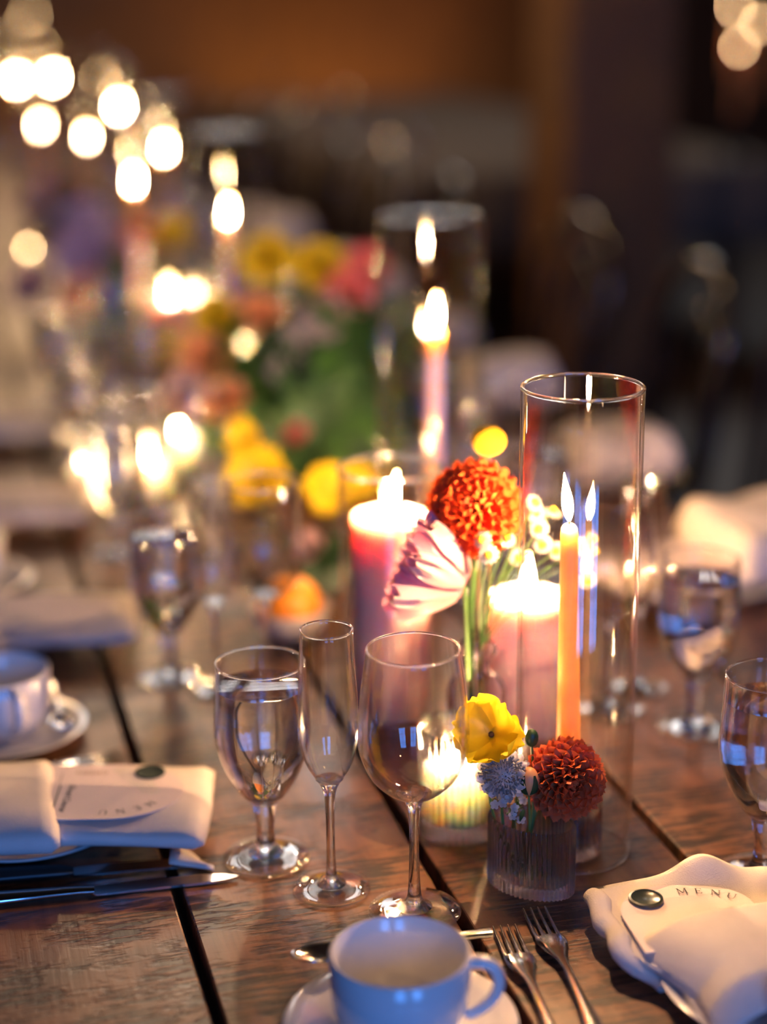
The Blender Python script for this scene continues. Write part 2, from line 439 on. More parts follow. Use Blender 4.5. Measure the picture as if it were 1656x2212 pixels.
def foot_mb(r, rise=.007):
    return MB().lathe([(r * .6, .0002), (r - .001, .0002), (r, .001), (r - .0006, .0022), (r * .7, .0035), (r * .4, .0048), (r * .2, rise), (.0006, rise)], 64)
GOB = smooth_prof([(.0045, .0515), (.011, .0535), (.020, .062), (.030, .079), (.0365, .097), (.0392, .115), (.0385, .135), (.0372, .155), (.0366, .174)], 5)
FLU = smooth_prof([(.0035, .0905), (.006, .0925), (.012, .100), (.0185, .112), (.0228, .127), (.0240, .140), (.0233, .165), (.0217, .195), (.0205, .222)], 5)
WIN = smooth_prof([(.0035, .0965), (.010, .099), (.022, .106), (.034, .119), (.0412, .137), (.0425, .149), (.0415, .170), (.0385, .197), (.0353, .220)], 5)
def stem_mb(pts): return MB().lathe([(.0006, pts[0][1])] + pts + [(.0006, pts[-1][1])], 32)
def make_goblet(label, loc, group='water goblets'):
    g = thing('water_goblet', label, 'glass', (0, 0, 0), 0, group)
    ring(.0358, .1745, .0009).build('rim', M['glass'], g, 80)
    MB().lathe(glass_prof(GOB, .0016, .058), 64).build('bowl', M['bowl'], g, 60)
    wt = [(.0006, .0585)] + [(max(r - .0017, .001), z) for r, z in GOB if .0585 < z < .1545] + [(.0357, .1545), (.034, .1540), (.0006, .1538)]
    MB().lathe(wt, 64).build('water', M['water'], g, 40)
    stem_mb(smooth_prof([(.015, .0055), (.0105, .010), (.0080, .016), (.0072, .026), (.0082, .038), (.0098, .048), (.0115, .0535), (.016, .0575)], 4)).build('stem', M['glass'], g, 60)
    foot_mb(.0362).build('foot', M['bowl'], g, 60)
    g.location = loc; return g
def make_flute(label, loc, group='champagne flutes'):
    g = thing('champagne_flute', label, 'glass', (0, 0, 0), 0, group)
    ring(.0200, .2225, .0009).build('rim', M['glass'], g, 80)
    MB().lathe(glass_prof(FLU, .0010, .0955), 56).build('bowl', M['bowl'], g, 60)
    stem_mb(smooth_prof([(.012, .0055), (.006, .010), (.0040, .018), (.0034, .045), (.0037, .070), (.0050, .086), (.0085, .0945), (.011, .0975)], 4)).build('stem', M['glass'], g, 60)
    foot_mb(.0312).build('foot', M['bowl'], g, 60)
    g.location = loc; return g
def make_wine(label, loc, group='wine glasses'):
    g = thing('wine_glass', label, 'glass', (0, 0, 0), 0, group)
    ring(.03475, .2205, .0009).build('rim', M['glass'], g, 80)
    MB().lathe(glass_prof(WIN, .0011, .1005), 64).build('bowl', M['bowl'], g, 60)
    stem_mb(smooth_prof([(.014, .0055), (.0075, .010), (.0050, .020), (.0040, .045), (.0038, .070), (.0050, .088), (.0085, .098), (.014, .1025)], 4)).build('stem', M['glass'], g, 60)
    foot_mb(.0365).build('foot', M['bowl'], g, 60)
    g.location = loc; return g
G1 = make_goblet('full water goblet in focus between the flute and the knife tips', at(575, 1853))
F1 = make_flute('empty champagne flute standing between full water goblet and wine glass, in focus', at(716, 1921))
W1 = make_wine('empty wine glass standing right behind the blue-lit cup', at(895, 1970))

# ------------------------------------------------------------------ candles
flame_pts = smooth_prof([(.0012, 0), (.0036, .006), (.0046, .013), (.0038, .022), (.0018, .032), (.0003, .040)], 3)
FLAME_MES = {k: MB().lathe(flame_pts, 14).mesh('flame', M[k]) for k in ('flame', 'flame_mid', 'flame_low', 'flame_dim')}
def put_flame(root, pos, sc=1.0, lean=(0, 0), wick=.009, fm='flame'):
    MB().tube([pos + Vector((0, 0, -.002)), pos + Vector((0, 0, wick * .6)), pos + Vector((lean[0] * .006 + .0006, 0, wick))], .0009, 6).build('wick', M['wick'], root)
    up = Vector((lean[0], lean[1], 1)).normalized()
    m = frame(pos + Vector((0, 0, wick * .35)), Vector((up.x * up.z * -1, 1, 0)), up)
    o = shared('flame', FLAME_MES[fm], root, m @ Matrix.Scale(sc, 4))
    if fm == 'flame':
        l = bpy.data.lights.new('flame_light', 'POINT'); l.energy = FLAME_W * sc; l.color = (1, .56, .26); l.shadow_soft_size = .003
        lo = bpy.data.objects.new('flame_light', l); COL.objects.link(lo); lo.parent = root
        lo.matrix_local = base_matrix(root).inverted() @ Matrix.Translation(pos + Vector((0, 0, wick * .35 + .014 * sc)))
    return o
def hurricane(label, loc, r, h, group='clear glass hurricane sleeves', th=.0026):
    p = [(r, .0003), (r, h - .0012), (r - th * .5, h), (r - th, h - .0012), (r - th, .0003)]
    vs = MB(); seg = 72; k = len(p)
    for i in range(k):
        for s in range(seg):
            t = 2 * PI * s / seg; vs.v.append((p[i][0] * math.cos(t), p[i][0] * math.sin(t), p[i][1]))
    for i in range(k):
        i2 = (i + 1) % k
        for s in range(seg):
            s2 = (s + 1) % seg; vs.f.append((i * seg + s, i * seg + s2, i2 * seg + s2, i2 * seg + s))
    o = vs.build('glass_hurricane', M['thin'], None, 60); o.location = loc
    ring(r - th * .5, h, .0017).build('rim', M['glass'], o, 80, world=False)
    ring(r - th * .5, .0013, .0012).build('base_rim', M['glass'], o, 80, world=False)
    return tag(o, label, 'candle sleeve', group)
def taper(label, base, top, r0, r1, flame_sc=1.0, lean=(0, 0), group='lit orange taper candles', fm='flame'):
    t = thing('taper_candle', label, 'candle', base, 0, group); base, top = Vector(base), Vector(top)
    d = top - base
    pts = [base + d * f for f in (0, .25, .5, .75, .97, .99, 1.0)]
    rr = [r0 + (r1 - r0) * f for f in (0, .25, .5, .75, .97)] + [r1 * .93, r1 * .6]
    MB().tube(pts, rr, 24).build('wax', M['taper'], t, 60)
    put_flame(t, top, flame_sc, lean, .009, fm); return t
def pillar(label, loc, r, h, flame_sc=1.0, lean=(0, 0), mat='pillar', group='lit mauve pillar candles', fm='flame'):
    loc = Vector(loc); t = thing('pillar_candle', label, 'candle', loc, 0, group)
    MB().lathe([(.001, .0002), (r - .002, .0002), (r, .003), (r, h - .004), (r - .0015, h - .0008), (r - .005, h), (r * .80, h - .0025), (r * .5, h - .0045), (.002, h - .005)], 40, loc).build('wax', M[mat], t, 70)
    put_flame(t, loc + Vector((0, 0, h - .005)), flame_sc, lean, .009, fm); return t

# the candle in focus: sleeve, ribbed bead-filled holder, orange taper
HB = at(1235, 1830)
hurricane('tall clear glass sleeve around the orange taper in focus', HB, .0482, .395)
HO = at(1226, 1833)
def ribbed_cup(prof_r, h, base, n_rib, amp=.0016, th=.0026, seg=None):
    seg = seg or n_rib * 8; r = prof_r
    fade = lambda z: max(0, min(1, (h - .004 - z) / .004, (z - .001) / .003))
    o = [(r - .001, .0003), (r, .0015)] + [(r, .0015 + (h - .0055) * k / 10) for k in range(1, 11)] + [(r - .0004, h - .002), (r - th * .5, h)]
    i = [(r - th, h - .003), (r - th, base + .004), (r - th - .002, base + .001), (.001, base)]
    b = MB(); m = len(o) + len(i); allp = o + i
    b.lathe([(.001, .0003)] + allp, seg, rib=(n_rib, amp * 2, lambda z: 1))
    nI = len(o) + 1
    for idx in range(nI, nI + len(i)):                   # smooth inside wall
        rr = allp[idx - 1][0]
        for s in range(seg):
            t = 2 * PI * s / seg; b.v[idx * seg + s] = (rr * math.cos(t), rr * math.sin(t), b.v[idx * seg + s][2])
    return b
hold = thing('taper_holder', 'ribbed glass cup full of cream beads holding the orange taper', 'candle holder', HO)
ribbed_cup(.0262, .062, .007, 26).xf(Matrix.Translation(HO)).build('cup', M['rib'], hold, 70)
TB = HO + Vector((0, 0, .0095)); TT = at_y(1229, 1133, HO.y + .002)
bm = MB()
for k in range(240):
    rr = .0205 * math.sqrt(random.random()); t = random.random() * 2 * PI
    x, y = rr * math.cos(t), rr * math.sin(t)
    if x * x + y * y < .0145 ** 2: continue
    bm.ball((HO.x + x, HO.y + y, HO.z + random.uniform(.0095, .042)), .0024, 8, 6)
tag(bm.build('beads', M['pearl'], hold), kind='stuff')
taper('orange taper candle in focus, rising from beads inside the tallest near sleeve', TB, TT, .0112, .0068, 1.0, (-.12, .05))

# pillars behind
P1 = at(846, 1537); P1h = .206
pillar('tall mauve pillar candle with glowing tip, between yellow poppies and pink flower', P1, .0378, P1h, 1.1, (.18, 0), fm='flame')
hurricane('wide short glass sleeve around the tall mauve pillar', P1, .0500, .252)
P2 = at(1136, 1570)
pillar('shorter mauve pillar candle just behind the orange taper', P2, .0385, .136, 1.1, (0, 0), fm='flame')
# second tall sleeve with taper
T2 = at(930, 1258)
hurricane('tallest glass sleeve, out of focus, around the second orange taper', T2, .0615, .44)
ho2 = thing('taper_holder', 'glass cup under the second orange taper, hidden behind the mauve pillar', 'candle holder', T2)
MB().lathe([(.001, .0003), (.027, .0003), (.028, .003), (.028, .05), (.0255, .05), (.0255, .009), (.001, .008)], 40, T2).build('cup', M['rib'], ho2, 60)
taper('second orange taper, out of focus, in the tallest glass sleeve', T2 + Vector((0, 0, .0085)), at_y(941, 712, T2.y), .0115, .0085, .95, (.02, 0))

# votive with tealight
VB = at(986, 1792)
vot = thing('ribbed_votive', 'glowing ribbed glass votive seen through the wine glass', 'candle holder', VB)
ribbed_cup(.0318, .098, .014, 34, .0012).xf(Matrix.Translation(VB)).build('cup', M['rib'], vot, 70)
pillar('stubby white candle burning inside the ribbed votive', VB + Vector((0, 0, .0145)), .0286, .050, .5, (0, 0), 'tealight', None)

# oval ribbed vase
OB = at(1146, 1912)
ov = thing('oval_vase', 'small oval ribbed glass vase with water holding the rust dahlia', 'vase', OB)
oa = math.radians(-15 - 31)
def oval_cup(h, base, a, b_, n_rib, amp, th):
    seg = n_rib * 8; mb = MB(); rings = []
    outer = [(1 - .02, .0004), (1, .002)] + [(1, .002 + (h - .005) * k / 8) for k in range(1, 9)] + [(.99, h - .0012), (.975, h)]
    inner = [(None, h - .0015), (None, base + .003), (-.003, base)]
    allr = []
    for s_, z in outer: allr.append((s_, z, 1))
    for s_, z in inner: allr.append((s_, z, 0))
    for s_, z, ribd in allr:
        for k in range(seg):
            t = 2 * PI * k / seg; nx, ny = math.cos(t) / a, math.sin(t) / b_; l = math.hypot(nx, ny); nx /= l; ny /= l
            x, y = a * math.cos(t), b_ * math.sin(t)
            if ribd: d = amp * (abs(math.cos(n_rib * t / 2)) - .5) - (1 - s_) * a
            else: d = -th + (s_ or 0)
            mb.v.append((x + nx * d, y + ny * d, z))
    nr = len(allr)
    for i in range(nr - 1):
        for k in range(seg):
            k2 = (k + 1) % seg; mb.f.append((i * seg + k, i * seg + k2, (i + 1) * seg + k2, (i + 1) * seg + k))
    mb.f.append(tuple(range(seg - 1, -1, -1))); mb.f.append(tuple((nr - 1) * seg + k for k in range(seg)))
    return mb
OM = Matrix.Translation(OB) @ Matrix.Rotation(oa, 4, 'Z')
oval_cup(.059, .008, .036, .0235, 54, .0026, .0030).xf(OM).build('cup', M['rib'], ov, 70)
w = MB(); seg = 64
for z, d in ((.0083, .0058), (.012, .0029), (.0295, .0029), (.030, .0032)):
    for k in range(seg):
        t = 2 * PI * k / seg; w.v.append(((.036 - d) * math.cos(t), (.0235 - d) * math.sin(t), z))
for i in range(3):
    for k in range(seg): w.f.append((i * seg + k, i * seg + (k + 1) % seg, (i + 1) * seg + (k + 1) % seg, (i + 1) * seg + k))
w.f.append(tuple(range(seg - 1, -1, -1))); w.f.append(tuple(3 * seg + k for k in range(seg)))
w.xf(OM).build('water', M['vase_water'], ov, 50)

# bottle bud vase
BB = at(1027, 1718)
bot = thing('bud_vase', 'small clear glass bottle holding the orange dahlia and chamomile', 'vase', BB)
bo = smooth_prof([(.0255, .002), (.0262, .01), (.0262, .09), (.0258, .103), (.021, .112), (.0135, .118), (.0122, .126), (.0136, .132), (.0175, .137), (.0182, .1415), (.0165, .144)], 4)
MB().lathe(glass_prof([(.024, .0003)] + bo, .0026, .006), 48).xf(Matrix.Translation(BB)).build('bottle', M['bottle'], bot, 60)
NECK = BB + Vector((0, 0, .138))

# ------------------------------------------------------------------ flowers
def petal_me(name, L, W, cup, curl, mat, ruf=0, nu=4, nv=5, base_w=.35, tipw=.35, flat=.6):
    def fn(u, v):
        x = (u - .5) * 2
        wv = W / 2 * (base_w + (1 - base_w) * math.sin(min(1, v * 1.35) * PI / 2)) * (1 if v < .62 else math.sqrt(max(0, 1 - ((v - .62) / .38) ** 2 * (1 - tipw ** 2))))
        z = cup * W * x * x * (.7 if flat == 0 else .4 + .6 * v) + curl * L * v * v
        if ruf: z += ruf * v * v * math.sin(x * 7 + v * 3) ; 
        return (x * wv, L * v * (1 - .06 * x * x) + (ruf * .6 * math.sin(x * 9) * v if ruf else 0), z)
    return MB().grid(fn, nu, nv).mesh(name, mat)
def curve_pts(a, b, bend=(0, 0, 0), n=8):
    a, b, q = Vector(a), Vector(b), Vector(bend)
    return [a.lerp(b, k / n) + q * math.sin(PI * k / n) for k in range(n + 1)]
def dahlia(label, c, axis, R, mats, stem_end, count, bend=(0, 0, 0), group=None, stem_mat='stem', maxt=2.1, bud_r=.55):
    root = thing('dahlia', label, 'flower', stem_end, 0, group); c = Vector(c); axis = Vector(axis).normalized()
    MB().tube(curve_pts(stem_end, c - axis * R * .35, bend), .0028, 8).build('stem', M[stem_mat], root)
    MB().ball(c, R * bud_r, 16, 10).build('heart', M[mats], root)
    big = petal_me('petal', R * .74, R * .54, .72, .20, M[mats], 0, 6, 9, .45, .45, 0)
    t1 = axis.orthogonal().normalized(); t2 = axis.cross(t1)
    for i in range(count):
        f = (i + .5) / count; th = math.acos(1 - f * (1 - math.cos(maxt))); ph = i * 2.399963
        d = axis * math.cos(th) + (t1 * math.cos(ph) + t2 * math.sin(ph)) * math.sin(th)
        out = (d - axis * d.dot(axis)); out = out.normalized() if out.length > .05 else t1
        back = (out * math.cos(th) - axis * math.sin(th)) if th > .05 else out
        sz = .45 + .55 * min(1, th / 1.0)
        L = R * .74 * sz
        tiltang = .10 + .34 * min(1, th / 1.6)
        y = (d * math.cos(tiltang) + back * math.sin(tiltang)).normalized()
        tip = R * random.uniform(.95, 1.03) * (.90 if th < .5 else 1)
        pos = c + d * tip - y * L
        m = frame(pos, y, -back + d * .15) @ Matrix.Rotation(random.uniform(-.1, .1), 4, 'Y') @ Matrix.Scale(sz, 4)
        shared('petal', big, root, m)
    return root
def rootpos(px, py, y): return at_y(px, py, y)
stem_in = OM @ Vector((.006, .0, .0125))
dahlia('rust-coloured dahlia leaning over the rim of the oval vase', at_y(1218, 1683, OB.y - .004), (CR @ Vector((.28, -.10, 1))), .0285, 'rust', OM @ Vector((-.008, .003, .0125)), 130, (.0, .012, .01), maxt=2.3)
dahlia('bright orange-red dahlia above the pink flower in the bottle vase', at_y(1027, 1098, BB.y - .005), (CR @ Vector((-.42, .25, 1))), .0358, 'red', BB + Vector((.002, 0, .02)), 150, (-.008, 0, 0), maxt=2.35)
# small rust bud beside the rust dahlia
def bud(label, c, r, mat, stem_end, sc=(1, 1, 1.3), bend=(0, 0, 0), sm='stem', sr=.0011, name='flower_bud'):
    root = thing(name, label, 'flower', stem_end); c = Vector(c)
    MB().tube(curve_pts(stem_end, c - Vector((0, 0, r * sc[2] * .8)), bend), sr, 6).build('stem', M[sm], root)
    MB().ball(c, r, 14, 10, sc).build('bud', M[mat], root)
    cal = MB()
    for k in range(5):
        t = 2 * PI * k / 5
        def fn(u, v, t=t):
            a = t + (u - .5) * 1.3 * (1 - v * .8); rr = r * 1.04 * math.sin(.35 + v * 1.9); zz = -math.cos(.35 + v * 1.9) * r * sc[2]
            return (c.x + math.cos(a) * rr * sc[0], c.y + math.sin(a) * rr * sc[1], c.z + zz)
        cal.grid(fn, 3, 4)
    cal.build('sepals', M['leaf_dark'], root); return root
yv = OB.y
bud('small pointed green bud on a thin stem beside the yellow poppy', at_y(1148, 1594, yv + .006), .0052, 'leaf_dark', OM @ Vector((-.002, -.006, .0125)), (1, 1, 1.45), (.004, 0, 0))
bud('half-open orange and green bud between the white scabiosa and rust dahlia', at_y(1142, 1688, yv - .012), .0085, 'peach', OM @ Vector((-.004, -.003, .0125)), (1, 1, 1.4), (0, -.006, 0))
# yellow poppy: big ruffled petals
def poppy(label, c, axis, R, stem_end, bend=(0, 0, 0), mat='yellow', n=6, group=None, eye=True):
    root = thing('poppy', label, 'flower', stem_end, 0, group); c = Vector(c); axis = Vector(axis).normalized()
    MB().tube(curve_pts(stem_end, c - axis * .006, bend), .0012, 6).build('stem', M['stem'], root)
    t1 = axis.orthogonal().normalized(); t2 = axis.cross(t1)
    pm = [petal_me('petal', R, R * 1.25, s, k, M[mat], R * .07, 14, 14, .22, .5) for s, k in ((.22, .30), (.14, .42), (.28, .18))]
    for i in range(n):
        ph = 2 * PI * i / n + random.uniform(-.15, .15)
        out = t1 * math.cos(ph) + t2 * math.sin(ph); el = .18 + (.22 if i % 2 else 0) + random.uniform(-.1, .15)
        y = out * math.cos(el) + axis * math.sin(el)
        shared('petal', pm[i % 3], root, frame(c + axis * .0008 * (i % 2), y, axis * math.cos(el) - out * math.sin(el)) @ Matrix.Scale(random.uniform(.88, 1.1), 4))
    if eye:
        MB().ball(c + axis * .002, R * .08, 10, 8).build('eye', M['dark_eye' if eye == 2 else 'eye'], root)
    return root
poppy('yellow ruffled poppy overlapping the wine glass edge, above the oval vase', at_y(1062, 1588, yv + .012), (CR @ Vector((-.25, .30, .8))), .0315, OM @ Vector((-.014, .002, .0125)), (-.012, 0, 0), eye=2)
# white scabiosa
def scabiosa(label, c, axis, R, stem_end):
    root = thing('scabiosa', label, 'flower', stem_end); c = Vector(c); axis = Vector(axis).normalized()
    MB().tube(curve_pts(stem_end, c - axis * R * .3, (-.006, 0, 0)), .0012, 6).build('stem', M['stem'], root)
    t1 = axis.orthogonal().normalized(); t2 = axis.cross(t1)
    MB().ball(c, R * .6, 14, 10).build('cushion', M['lilac'], root)
    pm = petal_me('petal', R * .55, R * .38, .3, .15, M['lilac'], R * .03, 4, 4, .4, .5)
    for i in range(30):
        f = i / 30; th = 1.15 + .95 * f; ph = i * 2.399963
        d = axis * math.cos(th) + (t1 * math.cos(ph) + t2 * math.sin(ph)) * math.sin(th)
        back = (t1 * math.cos(ph) + t2 * math.sin(ph))
        shared('petal', pm, root, frame(c + d * R * .5, d * .9 + back * .35, axis) @ Matrix.Scale(random.uniform(.85, 1.1), 4))
    fl_ = MB()
    for i in range(190):
        f = (i + .5) / 190; th = math.acos(1 - f * 1.0); ph = i * 2.399963
        d = axis * math.cos(th) + (t1 * math.cos(ph) + t2 * math.sin(ph)) * math.sin(th)
        L = R * random.uniform(.72, .98)
        p0, p1 = c + d * R * .5, c + (d + Vector((random.uniform(-.1, .1), random.uniform(-.1, .1), random.uniform(-.1, .1)))).normalized() * L
        fl_.tube([p0, p0.lerp(p1, .75), p1], [.0004, .0005, .0011], 5)
    tag(fl_.build('florets', M['white'], root), kind='stuff'); return root
scabiosa('white scabiosa pincushion flower drooping at the end of the oval vase', at_y(1086, 1672, yv - .002), (CR @ Vector((-.25, .12, 1))), .0205, OM @ Vector((-.012, -.004, .0125)))
# small leafy sprigs with white flowers at the vase rim
def rim_sprig(label, pts, stem_end, leaves=True):
    root = thing('waxflower_sprig', label, 'flower', stem_end)
    mid = OM @ Vector((-.016, 0, .062))
    MB().tube([stem_end, mid] + [Vector(pts[0])], .0009, 6).build('stem', M['stem'], root)
    for p in pts:
        p = Vector(p); b = MB(); ax = (CR @ Vector((random.uniform(-.6, .6), random.uniform(-.6, .3), 1))).normalized()
        t1 = ax.orthogonal(); t2 = ax.cross(t1)
        for k in range(5):
            d = t1 * math.cos(k * 1.2566) + t2 * math.sin(k * 1.2566)
            m = frame(p, d + ax * .25, ax)
            b.grid(lambda u, v: m @ Vector(((u - .5) * .0034 * math.sin(.4 + v * 2.2), v * .0040, .0006 * v)), 2, 3)
        b.build('blossom', M['white'], root)
    lm = petal_me('leaf', .013, .006, .2, .15, M['leaf_dark'], 0, 2, 4, .2, .15)
    for k in range(7):
        p = mid.lerp(Vector(pts[0]), k / 7) + Vector((random.uniform(-.006, .006), random.uniform(-.006, .006), random.uniform(-.004, .004)))
        shared('leaf', lm, root, frame(p, (random.uniform(-1, 1), random.uniform(-1, .3), random.uniform(-.4, .8)), (0, 0, 1)))
    return root
rim_sprig('sprig of tiny white blossoms with dark leaves spilling over the oval vase rim',
          [at_y(x, y, yv - .02) for x, y in ((1105, 1762), (1068, 1738), (1110, 1745), (1125, 1770), (1085, 1735), (1100, 1725))], OM @ Vector((-.02, .002, .0125)))
rim_sprig('small white blossoms and dark leaves tucked between scabiosa and rust dahlia',
          [at_y(x, y, yv - .004) for x, y in ((1128, 1668), (1133, 1652), (1122, 1712), (1130, 1728), (1118, 1655))], OM @ Vector((-.006, -.008, .0125)))
# pink ruffled flower
def pinkflower(label, c, axis, R, L, stem_end):
    root = thing('ruffled_flower', label, 'flower', stem_end); c = Vector(c); axis = Vector(axis).normalized()
    base = c - axis * L * .5
    MB().ball(c - axis * L * .12, R * .34, 14, 10).build('heart', M['blush'], root)
    MB().tube(curve_pts(stem_end, base, (0, 0, .02)), .0018, 8).build('stem', M['stem'], root)
    t1 = axis.orthogonal().normalized(); t2 = axis.cross(t1)
    for ring, (cnt, sp, ln, mm) in enumerate(((5, .05, .90, 'pink'), (8, .16, .96, 'pink'), (10, .30, 1.0, 'pink'), (11, .46, 1.0, 'pink'), (11, .64, 1.0, 'pink'), (10, .84, .96, 'pink'), (8, 1.05, .86, 'blush'))):
        pm = petal_me('petal', L * ln, R * .62, .30 - ring * .03, -.10 + .08 * ring, M[mm], R * .12, 8, 8, .3, .7)
        for k in range(cnt):
            ph = 2 * PI * k / cnt + ring * .7
            out = t1 * math.cos(ph) + t2 * math.sin(ph); y = axis * math.cos(sp) + out * math.sin(sp)
            shared('petal', pm, root, frame(base + out * R * .06 * ring, y, axis * math.sin(sp) - out * math.cos(sp)) @ Matrix.Scale(random.uniform(.92, 1.06), 4))
    return root
pinkflower('pink and white ruffled flower drooping from the bottle vase below the orange dahlia', at_y(934, 1232, BB.y - .01), (CR @ Vector((-.68, .32, -.10))), .040, .060, BB + Vector((-.004, 0, .02)))
# billy button
root = thing('billy_button', 'round yellow billy button on a thin stem above the orange dahlia', 'flower', BB + Vector((.006, .004, .02)))
bc = at_y(1055, 952, BB.y + .02)
MB().tube(curve_pts(root.location, bc, (.004, 0, 0)), .0012, 6).build('stem', M['stem_brown'], root)
b = MB(); b.ball(bc, .0138, 20, 14, (1, 1, .86))
for i in range(260):
    f = (i + .5) / 260; th = math.acos(1 - 2 * f); ph = i * 2.399963
    b.ball((bc.x + .0140 * math.sin(th) * math.cos(ph), bc.y + .0140 * math.sin(th) * math.sin(ph), bc.z + .0120 * math.cos(th)), .0014, 5, 4)
b.build('ball', M['gold'], root)
# bare leaf with cut tip in the bottle vase
root = thing('leaf_stalk', 'green strap leaf bent outward from the bottle vase neck', 'leaf', BB + Vector((-.003, .002, .02)))
MB().tube([root.location, NECK + Vector((-.004, 0, .01)), at_y(1008, 1290, BB.y), at_y(975, 1250, BB.y)], [.003, .0036, .004, .003], 8, .4).build('blade', M['stem'], root)
root = thing('leaf_stalk', 'slim brown-green stalk behind the dahlia stem in the bottle', 'leaf', BB + Vector((.003, .004, .02)))
MB().tube([root.location, NECK + Vector((.003, .003, .01)), at_y(1034, 1180, BB.y + .01)], [.0016, .0016, .001], 6).build('blade', M['stem_brown'], root)
# chamomile sprays
CH_P = petal_me('petal', .0068, .0036, .1, -.15, M['white'], 0, 2, 3, .5, .5)
def chamomile(label, heads, origin):
    root = thing('chamomile_sprig', label, 'flower', origin, 0, 'chamomile sprigs in the bottle vase')
    fork = None
    for i, (px, py, dy, ax) in enumerate(heads):
        c = at_y(px, py, BB.y - .03 + dy); mid = NECK + (c - NECK) * .45 + Vector((0, 0, .012))
        pts = [origin, NECK + Vector((.004, 0, .004)), NECK + (c - NECK) * .25 + Vector((0, 0, .014)), NECK + (c - NECK) * .62 + Vector((0, 0, .012)), c] if i == 0 else [fork, fork.lerp(c, .5) + Vector((0, 0, .004)), c]
        if i == 0: fork = pts[2]
        MB().tube(pts, .0008 if i == 0 else .0006, 6).build('stem', M['stem'], root)
        axis = (CR @ Vector(ax)).normalized(); t1 = axis.orthogonal().normalized(); t2 = axis.cross(t1)
        e = MB().ball(c + axis * .001, .0034, 10, 8).build('flower_head', M['eye'], root)
        for k in range(12):
            ph = 2 * PI * k / 12; out = t1 * math.cos(ph) + t2 * math.sin(ph)
            p = bpy.data.objects.new('petal', CH_P); COL.objects.link(p); p.parent = e
            p.matrix_local = base_matrix(e).inverted() @ frame(c + out * .0022, out - axis * .12, axis)
    return root
chamomile('chamomile sprig with two daisies hanging just below the orange dahlia', [(1055, 1198, -.02, (-.1, -.1, 1)), (1041, 1166, -.015, (-.5, .2, .8))], BB + Vector((.001, -.004, .02)))
chamomile('chamomile sprig with daisies against the sleeve wall under the dahlia', [(1095, 1162, 0, (.3, .4, .8)), (1078, 1150, .005, (.2, .6, .6)), (1120, 1205, .01, (0, -.3, 1))], BB + Vector((.003, -.002, .02)))
chamomile('topmost chamomile sprig, three daisies stacked behind the sleeve', [(1155, 1086, 0, (.5, .3, .8)), (1158, 1108, .006, (.1, .1, 1)), (1195, 1104, .01, (.2, .8, .5))], BB + Vector((.004, .002, .02)))
chamomile('chamomile sprig with daisies next to the taper top', [(1164, 1143, -.004, (-.3, .1, 1)), (1172, 1176, 0, (-.1, -.1, 1)), (1202, 1190, .005, (-.4, 0, 1))], BB + Vector((.005, -.003, .02)))
chamomile('chamomile sprig whose daisies peek out beyond the orange taper', [(1251, 1180, .01, (-.4, .1, .9)), (1281, 1165, .02, (.7, .2, .6)), (1284, 1190, .02, (.8, -.3, .5))], BB + Vector((.005, .004, .02)))
chamomile('lone low chamomile daisy beyond the orange taper', [(1270, 1255, .01, (.1, -.35, .9))], BB + Vector((.006, 0, .02)))

# ------------------------------------------------------------------ crockery
def plate_mb(r, h=.016): return MB().lathe([(.001, .0015), (r * .55, .0012), (r * .58, .0002), (r * .62, .0002), (r * .66, .002), (r * .85, h * .6), (r - .001, h - .002), (r, h - .0008), (r - .001, h), (r * .84, h * .72), (r * .68, .0055), (r * .6, .0048), (.001, .0045)], 72)
def cup_mb(r, h): return MB().lathe([(.001, .002), (r * .52, .002), (r * .54, .0003), (r * .60, .0003), (r * .66, .003), (r * .84, .010), (r * .95, .020), (r * .99, h * .6), (r, h - .001), (r - .0016, h), (r - .0034, h - .0012), (r * .93, h * .6), (r * .88, .022), (r * .74, .012), (r * .4, .0075), (.001, .007)], 72)
def make_cup(label, loc, r, h, hdir, group):
    loc = Vector(loc); t = thing('coffee_cup', label, 'cup', loc, 0, group)
    cup_mb(r, h).xf(Matrix.Translation(loc)).build('body', M['china'], t, 60)
    d = Vector((math.cos(hdir), math.sin(hdir), 0)); c = loc + Vector((0, 0, h * .58))
    pts = [c + d * (r - .002) + Vector((0, 0, h * .33)), c + d * (r + .008) + Vector((0, 0, h * .35)), c + d * (r + .0165) + Vector((0, 0, h * .29)), c + d * (r + .020) + Vector((0, 0, h * .10)),
           c + d * (r + .016) + Vector((0, 0, -h * .10)), c + d * (r + .006) + Vector((0, 0, -h * .25)), c + d * (r * .955) + Vector((0, 0, -h * .32))]
    P = []
    for k in range(len(pts) - 1):
        for j in range(4): P.append(pts[k].lerp(pts[k + 1], j / 4))
    P.append(pts[-1])
    for _ in range(3): P = [P[0]] + [(P[i - 1] + P[i] * 2 + P[i + 1]) / 4 for i in range(1, len(P) - 1)] + [P[-1]]
    MB().tube(P, .0042, 10, 1.35, up=d.cross(Vector((0, 0, 1)))).build('handle', M['china'], t); return t
def make_saucer(label, loc, r, group):
    o = plate_mb(r, .013).build('saucer', M['china'], None, 60); o.location = loc; return tag(o, label, 'saucer', group)
